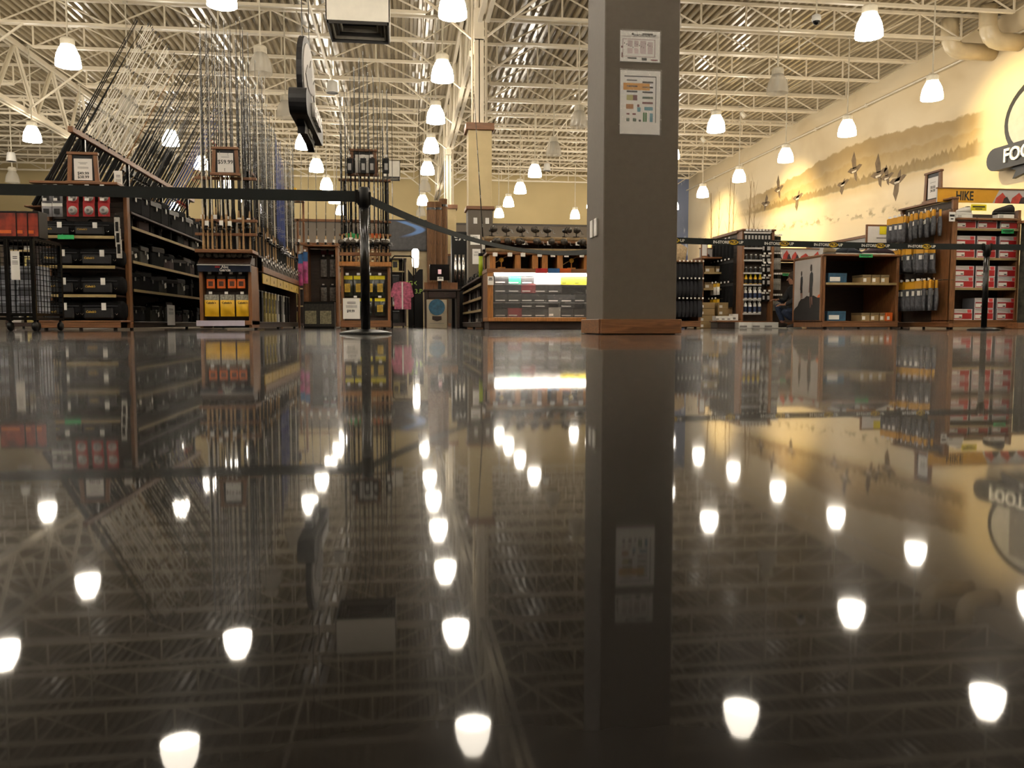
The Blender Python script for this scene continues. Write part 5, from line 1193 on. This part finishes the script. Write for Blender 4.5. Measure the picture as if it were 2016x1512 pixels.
# ---- L: low shoe gondola with the hiker picture on its end
YLW = 11.9; xl0, _ = pY(1619, 640, YLW); xl1 = xn0+.1; fL = Frame(xl0, YLW, 0); wL = xn0-.35-xl0; ZL = lambda y: fL.px(1700, y)[1]; topL = ZL(503); dL = .95
r = shelf_unit('low_gondola', 'low dark shoe gondola with a hiker picture on its end', fL, wL, dL, topL, [ZL(557)], 'dark', kick=ZL(632), boardm=WOOD)
fT = Frame(xl0-.01, YLW+dL, -pi/2)
o = thing('hiker_picture', 'framed picture of two hikers on a dark rock, on the low gondola end', 'picture', fT.w(dL/2, 0, 0), -pi/2); zp0, zp1 = ZL(630), topL-.03; hw = dL/2-.05
m, N, L, B = new_mat('misty mountain sky print'); op, step, mix = expr(N, L); tc = N.new('ShaderNodeTexCoord'); n1 = N.new('ShaderNodeTexNoise'); n1.inputs['Scale'].default_value = 2.5; L.new(tc.outputs['Object'], n1.inputs['Vector']); L.new(mix(n1.outputs['Fac'], lin('8e8a88'), lin('c4bdb6')), B.inputs['Base Color']); B.inputs['Roughness'].default_value = .5
part('sky_print', MB().box(-hw, hw, -.012, 0, zp0, zp1), m, o); H_ = zp1-zp0
R_ = lambda P, s=1., dx=0, dz=0: [((a*s+dx)*hw, zp0+(b*s+dz)*H_) for a, b in P]
part('rock_print', MB().prism(R_([(-1, 0), (1, 0), (1, .36), (.8, .36), (.5, .4), (.3, .38), (.0, .4), (-.2, .36), (-.45, .35), (-.6, .3), (-.7, .24), (-.9, .2), (-1, .16)]), -.014, -.012), mt('dark rock silhouette', '15110f', .6, var=.3), o)
part('autumn_print', MB().prism(R_([(.75, .34), (1, .33), (1, .42), (.85, .4)]), -.0135, -.012), ORANGE, o)
SK = mt('sunlit skin print', '7a5648', .6); SH = mt('dark shirt print', '24282c', .6)
def hiker(dx, dz, s, nm):
    part(nm+'_shirt', MB().prism(R_([(-.1, .36), (-.12, .5), (-.1, .62), (.02, .66), (.12, .62), (.14, .5), (.1, .36)], s, dx, dz), -.016, -.012), SH, o); part(nm+'_head', MB().prism(R_([(-.08, .67), (-.1, .74), (-.05, .79), (.03, .78), (.05, .7), (.02, .66)], s, dx, dz), -.016, -.012), mt('dark hair print', '2a201c', .6), o)
    part(nm+'_shorts', MB().prism(R_([(-.11, .2), (-.11, .36), (.1, .36), (.12, .2)], s, dx, dz), -.0155, -.012), INK, o); part(nm+'_legs', MB().prism(R_([(-.1, .2), (-.02, .2), (.0, .02), (-.05, -.01)], s, dx, dz), -.016, -.012).prism(R_([(.03, .2), (.11, .2), (.14, .06), (.1, .05)], s, dx, dz), -.016, -.012).prism(R_([(-.13, .6), (-.1, .6), (-.14, .28), (-.18, .28)], s, dx, dz), -.0157, -.012), SK, o)
hiker(.32, .2, .9, 'near_hiker'); hiker(-.42, .33, .62, 'far_hiker')
fr_ = MB().cbox(-hw-.04, -hw, -.02, .0, zp0-.02, zp1+.02, .003).cbox(hw, hw+.04, -.02, .0, zp0-.02, zp1+.02, .003); part('frame_side', fr_, WOODV, o)
BLB = p_carton('blue_shoe_box', 'box', .3, .3, .15, mt('blue box', '28506a', .5, var=.3, scale=14), None, WHITE, None, .7, .45); TNB = p_carton('tan_shoe_box', 'box', .2, .3, .15, TAN, None, WHITE, mt('dark kraft lid', '6e5c40', .6), .45, .42)
for k, (z, nm) in enumerate(((ZL(557), 'shelf'), (ZL(632), 'base'))):
    put(BLB, 'blue shoe box on the %s of the low gondola' % nm, fL, .06+.2, z, .06)
    for q in range(3): x, _ = fL.px((1710, 1728, 1746)[q], 550); put(TNB, '%s tan shoe box on the %s of the low gondola' % (['left', 'middle', 'right'][q], nm), fL, x, z, .05, 0, 'tan shoe boxes on the low gondola', scale=(.68, 1, .85))
ORB = p_carton('orange_shoe_box', 'box', .1, .2, .13, ORANGE, None, WHITE, None, .5, .4); x, _ = fL.px(1778, 620); put(ORB, 'small orange box at the right end of the low gondola base', fL, x, ZL(632), -.02) if x < wL-.08 else put(ORB, 'small orange box at the right end of the low gondola base', fL, wL-.15, ZL(632), .0)
for q, (px, pr, nm) in enumerate(((1637, SNT, 'tan'), (1655, SNN, 'navy'), (1683, SNN, 'dark navy'), (1720, SNP, 'plum'), (1748, SNP, 'large plum'))):
    x, _ = fL.px(px, 495, .12); put(pr, '%s shoe displayed on top of the low gondola' % nm, fL, x, topL+.018, .12+.02*q, pi*(q % 2)+.2, 'shoes on the low gondola', scale=(1.2, 1.2, 1.1) if q > 2 else None)
BOT_B = p_bottle(mt('brown bottle', '3a2018', .3), INK); x, _ = fL.px(1665, 490, .2); put(BOT_B, 'small dark bottle standing on the low gondola top', fL, x, topL+.018, .2)
card(1692, 500, 1718, 507, fL, GREEN, 'green tag on the top edge of the low gondola', -.02)
x, _ = fL.px(1722, 490, .3); rr = thing('shoe_riser', 'small wooden riser bench on top of the low gondola', 'riser', fL.w(x, .45, topL+.018)); part('plank', MB().cbox(-.2, .2, 0, .2, .17, .21, .004), WOODL, rr)
for a in (-.17, .17): part('leg', MB().cbox(a-.015, a+.015, .02, .18, 0, .17, .003), BLACKM, rr)
(x0, z1_), (x1, z0_) = fL.px(1706, 444, .9), fL.px(1756, 488, .9)
rr = thing('framed_sign', 'white framed sign with a yellow sticker behind the low gondola', 'sign', fL.w((x0+x1)/2, .9, topL+.018)); hw2 = (x1-x0)/2; hh2 = z1_-topL
part('frame', MB().box(-hw2, hw2, 0, .03, 0, hh2), WOOD, rr); part('sheet', MB().box(-hw2+.025, hw2-.0, -.004, 0, .02, hh2-.03), WHITE, rr); part('sticker', MB().box(.0, .12, -.008, -.004, hh2*.72, hh2*.95), YELB, rr); part('print_line', MB().box(-.05, .12, -.006, -.004, hh2*.6, hh2*.63), GREYI, rr)
# ---- K: tall accessory tower
YK2 = 13.4; xk0, _ = pY(1459, 640, YK2); xk1, _ = pY(1522, 640, YK2); fX = Frame(xk0, YK2, 0); wX = xk1-xk0; ZX = lambda y: fX.px(1490, y)[1]; topX = ZX(453)
zx = [ZX(y) for y in (488, 512, 537, 560, 589, 617)]
r = shelf_unit('accessory_tower', 'tall slatwall accessory tower with sprays and insoles', fX, wX, .2, topX, [], 'slat', kick=.12)
part('wing_slatwall', slats(wX, wX+.34, .12, topX-.05, .5), SLAT, r)
part('top_slab', MB().cbox(-.02, wX+.02, .2, 1.35, topX-.012, topX+.018, .005), WOOD, r)
for z in zx: part('wire_shelf', MB().box(.03, wX*.62, .02, .17, z-.012, z).box(.03, wX*.62, .01, .02, z-.02, z+.008), LGREY, r)
kinds = [(p_bottle(BLACKP, WHITEP, .12), 'black bottle'), (p_bottle(mt('dark tin', '2a2624', .3), LGREY, .1), 'dark tin'), (p_bottle(BLACKP, LGREY, .1), 'small black pot'), (p_bottle(YEL, YELB, .17), 'yellow can'), (p_bottle(WHITEP, WHITEP, .2, True), 'white spray bottle'), (p_bottle(WHITEP, LGREY, .22, True), 'tall white spray bottle')]
for k, z in enumerate(zx):
    for q in range(4): put(kinds[k][0], '%s %s on the %s wire shelf of the accessory tower' % (od(q), kinds[k][1], od(k)), fX, .1+q*.085, z, .08, 0, 'bottles on the accessory tower', scale=(1.05, 1.05, 1.05))
LACE = p_pack('lace_pack', 'accessory pack', .06, .16, BLACKP, WHITE, .012, .2, LGREY, False); INS = p_pack('insole_pack', 'accessory pack', .09, .26, mt('grey insole', '8c8a84', .5, var=.5, scale=14), BLACKP, .02, .25)
n = 0
for k, yy in enumerate((460, 478, 502, 520, 545, 575)):
    for q in range(3):
        x, z = fX.px(1502+q*9, yy, .1); put(LACE, '%s lace pack in the %s peg row at the right of the tower' % (od(q), od(k)), fX, min(x, wX-.06), z, .08, 0, 'lace packs on the tower'); n += 1
for q in range(8): put(LACE, '%s lace pack along the very top of the accessory tower' % od(q), fX, .05+q*(wX-.1)/8, ZX(456), -.0, 0, 'lace packs on the tower')
WBX = p_carton('white_stock_box', 'box', .26, .2, .1, WHITEP, None, GREYI, None, .6, .3)
for q in range(3): x, _ = fX.px((1467, 1492, 1516)[q], 640, -.2); put(WBX, '%s white open stock box on the floor before the tower' % ['left', 'middle', 'right'][q], fX, x, 0, -.24, 0, 'white stock boxes at the tower')
# insoles on right flank, aprons on left flank
fXr = Frame(xk1+.02, YK2+.1, 0)
for k, yy in enumerate((463, 499, 540, 582)):
    for q in range(5):
        x, z = fXr.px(1528+q*4, yy, .1); put(INS, '%s insole pack in %s row on the right flank of the tower' % (od(q), ['the top', 'the second', 'the third', 'the lowest'][k]), fXr, x, z, .3, .4, 'insole packs on the tower flank')
fXl = Frame(xk0-.01, YK2+1.3, -pi/2)
APR = p_pack('black_gaiter', 'accessory pack', .12, .42, BLACK, INK, .02, .12)
r = shelf_unit('tower_flank', 'slatwall flank of the accessory tower hung with dark gaiters', fXl, 1.08, .06, topX-.02, [], 'slat', kick=.12)
for k, yy in enumerate((470, 512, 557)):
    for q in range(6):
        z = fXl.px(1445, yy)[1]; put(APR, '%s dark gaiter in the %s row on the left flank of the tower' % (od(q), ['top', 'middle', 'bottom'][k]), fXl, .12+q*.165, z, -.04, .2, 'dark gaiters on the tower flank', scale=(1, 1, .8+.1*k))
YCARD = p_pack('shoe_care_pack', 'accessory pack', .09, .2, WHITEP, YEL, .02, .3)
for k, yy in enumerate((556, 588)):
    for q in range(3): x, z = fXl.px(1436, yy, -.1); x = .35+q*.16; put(YCARD, '%s yellow-topped shoe care pack, %s, left of the tower' % (od(q), ['upper', 'lower'][k]), fXl, x, z, -.16, .2, 'shoe care packs')
for q in range(4): x, _ = fX.px((1417, 1428, 1439, 1450)[q], 628, -.1); put(WBX, '%s white box on the low bench left of the tower' % od(q), fX, x, .13, -.05, 0, 'white boxes on the low bench', scale=(.38, .8, .75 if q < 3 else 1.1))
x0, _ = fX.px(1411, 640, -.1); rr = thing('low_bench', 'low wooden plinth left of the accessory tower', 'plinth', fX.w(x0, -.1, 0)); part('top', MB().cbox(0, -x0-.02, 0, .35, .1, .13, .004), WOOD, rr); part('plinth', MB().cbox(.02, -x0-.04, .02, .33, 0, .1, .004), DKWOOD, rr)
# ---- J: bench of stacked tan boxes, slipper racks near the column
YJ = 14.2; xj0, _ = pY(1380, 640, YJ); xj1, _ = pY(1430, 640, YJ); fJ = Frame(xj0, YJ, 0); wJ = xj1-xj0; ZJ = lambda y: fJ.px(1405, y)[1]
shelf_unit('shoe_bay', 'wooden shoe bay with tan boxes right of the column', fJ, wJ+.2, .45, ZJ(508), [ZJ(536), ZJ(568)], 'dark', boardm=WOOD)
for k, yy in enumerate((536, 568)):
    for q in range(2): put(TNB, '%s tan box on the %s shelf of the bay right of the column' % (['left', 'right'][q], ['upper', 'lower'][k]), fJ, .17+q*.2, ZJ(yy), .06, 0, 'tan boxes in the bay by the column', scale=(.9, 1, .75))
LTB = p_carton('long_tan_box', 'box', .34, .3, .11, TAN, None, WHITE, None, .2, .4)
for k in range(4):
    for q in range(2): put(LTB, '%s long tan box, %s from the floor, stacked by the column bay' % (['left', 'right'][q], od(k)), fJ, -.02+q*.36, k*.112+.0, -.36, random.uniform(-.04, .04), 'long tan boxes stacked on the floor', scale=(.8 if q == 0 else 1, 1, 1))
rr = thing('price_header', 'narrow white framed sign above the bay by the column', 'sign', fJ.w(.08, .1, ZJ(508)+.018)); hz = ZJ(475)-ZJ(508); part('frame', MB().cbox(-.06, .06, 0, .03, 0, hz, .004), WOODV, rr); part('sheet', MB().box(-.045, .045, -.004, 0, .03, hz-.03), WHITE, rr)
peaks('header_sign', 'misty header with red peaks right of the column', Frame(0, YJ+.4, 0), (1378, 490), (1436, 512), 0, False, 5); peaks('header_sign', 'misty header with red peaks between the tower and the low gondola', Frame(0, YK2+1.2, 0), (1520, 490), (1612, 512), 0, False, 9)
shelf_unit('shoe_bay', 'shoe shelving with a green tag seen between the tower and the hiker picture', Frame(pY(1522, 640, YK2+1.0)[0], YK2+1.0, 0), 1.1, .4, pY(1560, 512, YK2+1.)[1], [pY(1560, 537, YK2+1.)[1]], 'slat', boardm=WOOD)
card(1541, 538, 1553, 543, Frame(0, YK2+.98, 0), GREEN, 'green tag on the shelving beside the hiker picture', 0)
YSl = 13.0; fZ = Frame(pY(1325, 640, YSl)[0], YSl, 0); wZ = fZ.px(1381, 600)[0]
r = shelf_unit('slipper_rack', 'dark peg rack of slippers at the right edge of the column', fZ, wZ, .6, fZ.px(1350, 515)[1], [], 'dark', kick=.12)
SLP = p_pack('slipper', 'slippers', .12, .34, mt('black felt', '15151a', .9), BLACKP, .04, .1, None, True)
for k, yy in enumerate((515, 549, 588)):
    for q in range(7): put(SLP, '%s dark slipper pair in the %s row by the column' % (od(q), ['top', 'middle', 'bottom'][k]), fZ, .05+q*(wZ-.08)/6, fZ.px(1350, yy)[1]-.01, -.02, .6, 'dark slippers by the column', scale=(1, 1, .85))
# ---- wall shoe shelving along the mural wall with a wooden header
rr = thing('wall_header', 'long wooden header rail of the wall shoe shelving', 'shelf', (9.6, 14.2, 0), 0)
za, zb2 = pX(1610, 478, 9.6)[1], pX(1760, 462, 9.6)[1]
ya, yb = pX(1760, 470, 9.6)[0]-14.2, pX(1592, 480, 9.6)[0]-14.2
part('header_board', MB().cbox(-.03, .03, ya, yb, (za+zb2)/2-.26, (za+zb2)/2-.02, .005), MISTP, rr); part('cap_rail', MB().cbox(-.05, .05, ya-.02, yb+.02, (za+zb2)/2-.03, (za+zb2)/2+.03, .005), WOOD, rr)
part('upright', MB().cbox(-.03, .03, ya, ya+.06, 0, (za+zb2)/2, .004).cbox(-.03, .03, yb-.06, yb, 0, (za+zb2)/2, .004).cbox(-.03, .03, (ya+yb)/2, (ya+yb)/2+.06, 0, (za+zb2)/2, .004), WOODV, rr); part('shelf_panel', MB().box(-.02, .4, ya, yb, .0, (za+zb2)/2-.3), DKWOOD, rr)
# ---- dark camouflage curtain at the right edge
x0, z0 = pY(2002, 632, 11.0); rr = thing('camo_drape', 'dark camouflage drape hanging at the right edge', 'drape', (x0, 11.0, 0)); ht = pY(2010, 440, 11.0)[1]
g = [[(.7*i/20, .03*sin(i*1.7), .08+(ht-.08)*j/6) for i in range(21)] for j in range(7)]
part('cloth', MB().quadgrid(g), mt('camouflage cloth', '2c2a20', .85, var=.8, scale=14), rr, True); part('rail', MB().cbox(-.02, .75, -.04, .06, ht, ht+.04, .004), WOOD, rr); part('base', MB().cbox(-.02, .75, -.05, .4, 0, .09, .004), WOOD, rr)
# ---- the crouching shopper
def person():
    px_, py_ = pY(1566, 640, 13.1)[0], 13.1
    root = thing('person', 'crouching person in a dark jacket and jeans behind the hiker picture', 'person', (px_, py_, 0))
    J = {'pel': (0.08, 0, .30), 'sp': (.06, 0, .48), 'ch': (-.01, 0, .64), 'nk': (-.05, 0, .77), 'hd': (-.07, 0, .86), 'ht': (-.07, 0, .97),
         'sl': (-.03, -.17, .70), 'el': (-.13, -.23, .5), 'wl': (-.28, -.13, .42), 'sr': (-.03, .17, .70), 'er': (-.13, .23, .5), 'wr': (-.28, .13, .52),
         'hl': (.06, -.1, .28), 'kl': (-.32, -.14, .3), 'al': (-.02, -.13, .09), 'hr': (.06, .1, .28), 'kr': (-.3, .15, .42), 'ar': (-.16, .14, .08), 'tl': (-.2, -.13, .03), 'tr': (-.34, .14, .03)}
    E_ = [('pel', 'sp'), ('sp', 'ch'), ('ch', 'nk'), ('nk', 'hd'), ('hd', 'ht'), ('ch', 'sl'), ('sl', 'el'), ('el', 'wl'), ('ch', 'sr'), ('sr', 'er'), ('er', 'wr'), ('pel', 'hl'), ('hl', 'kl'), ('kl', 'al'), ('pel', 'hr'), ('hr', 'kr'), ('kr', 'ar')]
    RD = {'pel': .14, 'sp': .135, 'ch': .15, 'nk': .06, 'hd': .095, 'ht': .08, 'sl': .075, 'el': .055, 'wl': .035, 'sr': .075, 'er': .055, 'wr': .035, 'hl': .1, 'kl': .068, 'al': .045, 'hr': .1, 'kr': .068, 'ar': .045}
    nm = [k for k in J if k in RD]; ix = {k: i for i, k in enumerate(nm)}
    me = bpy.data.meshes.new('body'); me.from_pydata([J[k] for k in nm], [(ix[a], ix[b]) for a, b in E_], [])
    ob = bpy.data.objects.new('body', me); COL.objects.link(ob)
    md = ob.modifiers.new('skin', 'SKIN'); md.use_smooth_shade = True
    for k in nm: me.skin_vertices[0].data[ix[k]].radius = (RD[k], RD[k]); me.skin_vertices[0].data[ix[k]].use_root = (k == 'pel')
    sb = ob.modifiers.new('sub', 'SUBSURF'); sb.levels = sb.render_levels = 2
    bpy.context.view_layer.update()
    m2 = bpy.data.meshes.new_from_object(ob.evaluated_get(bpy.context.evaluated_depsgraph_get())); bpy.data.objects.remove(ob)
    SKIN = mt('skin', 'a87a60', .6, var=.08); JKT = mt('dark jacket', '1a1a1c', .8, var=.3, bump=.2, scale=20); JEAN = mt('blue denim', '26324a', .85, var=.3, scale=40, bump=.2); HAIR = mt('brown hair', '3c2a1c', .6, var=.4, scale=40)
    m2.materials.clear()
    for q in (JKT, JEAN, SKIN): m2.materials.append(q)
    for p in m2.polygons:
        c = p.center
        dl = min((Vector(c)-Vector(J[k])).length for k in ('kl', 'kr', 'hl', 'hr'))
        leg = c.z < .36 or (abs(c.y) > .08 and c.x < -.12 and c.z < .5 and (Vector(c)-Vector(J['kr'])).length < .14)
        p.material_index = 2 if c.z > .79 or (c.x < -.27 and .36 < c.z < .58 and abs(c.y) < .165 and (Vector(c)-Vector(J['kr'])).length > .1) or (c.z < .14 and c.x < .02) else (1 if leg else 0); p.use_smooth = True
    b = link('body', m2, root)
    hr = MB(); superloft(hr, [(-.14, 0, .93, .05, .05), (-.1, 0, .92, .1, .1), (-.02, 0, .9, .112, .14), (.05, 0, .84, .1, .2), (.09, 0, .78, .06, .18)], 12, 2.2); part('hair', hr, HAIR, root, True)
    for s in (-1, 1): part('eye', MB().lathe([(0, -.008), (.008, 0), (0, .008)], 8, (-.162, .035*s, .9), axis='x'), INK, root)
    part('nose', MB().prism([(-.16, .9), (-.188, .865), (-.16, .86)], -.012, .012), SKIN, root)
    part('mouth', MB().cbox(-.165, -.155, -.025, .025, .832, .84, .002), MAR, root)
    for s, a in ((-1, 'al'), (1, 'ar')):
        v = J[a]; sh = MB(); superloft(sh, [(v[0]+.06, v[1], .05, .035, .04), (v[0]-.02, v[1], .05, .045, .05), (v[0]-.14, v[1], .035, .045, .034), (v[0]-.2, v[1], .028, .03, .022)], 10, 2.5); o = part('shoe', sh, mt('dark shoe', '241c18', .6), root, True)
        part('sole', MB().cbox(v[0]-.2, v[0]+.06, v[1]-.045, v[1]+.045, 0, .016, .005), WHITEP, o)
        w_ = J['wl' if s < 0 else 'wr']; 
        part('palm', MB().cbox(w_[0]-.1, w_[0]+.01, w_[1]-.035, w_[1]+.035, w_[2]-.014, w_[2]+.014, .01), SKIN, root)
        for f in range(4): yy = w_[1]-.027+f*.018; ln = (.06, .072, .068, .052)[f]; part('finger', MB().path([(w_[0]-.09, yy, w_[2]), (w_[0]-.09-ln*.5, yy, w_[2]-.004), (w_[0]-.09-ln, yy, w_[2]-.03)], [.009, .008, .006], 6), SKIN, root, True)
        part('thumb', MB().path([(w_[0]-.03, w_[1]-s*.03, w_[2]), (w_[0]-.06, w_[1]-s*.055, w_[2]-.01), (w_[0]-.09, w_[1]-s*.06, w_[2]-.025)], [.011, .009, .007], 6), SKIN, root, True)
    return root
person().scale = (.92, .92, .92)
# ---- small leftovers
price_sign('clear white sign sheet standing at the right end of the bag rack', fA, (224, 336), (242, 384), '', .3)
price_sign('white paper strip hanging from the lowest shelf of the dark gondola', fB, (329, 600), (345, 640), '', -.03)
X, Zt = pY(1334, 480, 15.4); _, Zb = pY(1334, 522, 15.4)
rr = thing('fleece_vest', 'beige fleece vest on a stand at the right edge of the column', 'vest', (X, 15.4, 0)); g = MB(); superloft(g, [(Zb, 0, 0, .1, .15), ((Zb+Zt)/2, 0, 0, .12, .17), (Zt-.08, 0, 0, .1, .19), (Zt-.02, 0, 0, .06, .1), (Zt, 0, 0, .04, .05)], 14, 2.4); g.v = [(c_, b_, a_) for a_, b_, c_ in g.v]
part('garment', g, mt('beige fleece', 'b09a78', .95, var=.3, scale=30, bump=.3), rr, True); part('stand', MB().tube((0, 0, 0), (0, 0, Zb), .02).lathe([(0, .02), (.16, .015), (.16, 0)], 14), BLACKM, rr)
YBX = p_carton('yellow_top_box', 'box', .12, .1, .22, NAVY, None, YEL, YEL, .4, .2)
for q, px in enumerate((566, 577)):
    X, Z_ = pY(px, 393, 16.2); YBX.place('%s navy box with a yellow top standing above the distant fly rods' % ['left', 'right'][q], (X, 16.2, Z_), 0, 'yellow-topped navy boxes')
X, Z_ = pY(572, 394, 16.2); rr = thing('high_ledge', 'high wooden ledge on posts carrying two yellow-topped boxes', 'ledge', (X, 16.15, 0)); part('plank', MB().cbox(-.25, .25, 0, .2, Z_-.03, Z_, .004), WOOD, rr); part('post', MB().cbox(-.24, -.2, .14, .18, 0, Z_-.03, .003), WOODV, rr); part('post', MB().cbox(.2, .24, .14, .18, 0, Z_-.03, .003), WOODV, rr)
# ---- drop prototypes that were never placed
for o in [o for o in COL.objects if o.parent is None and o.get('label') == '']:
    for c in list(o.children):
        for g in list(c.children): bpy.data.objects.remove(g)
        bpy.data.objects.remove(c)
    bpy.data.objects.remove(o)
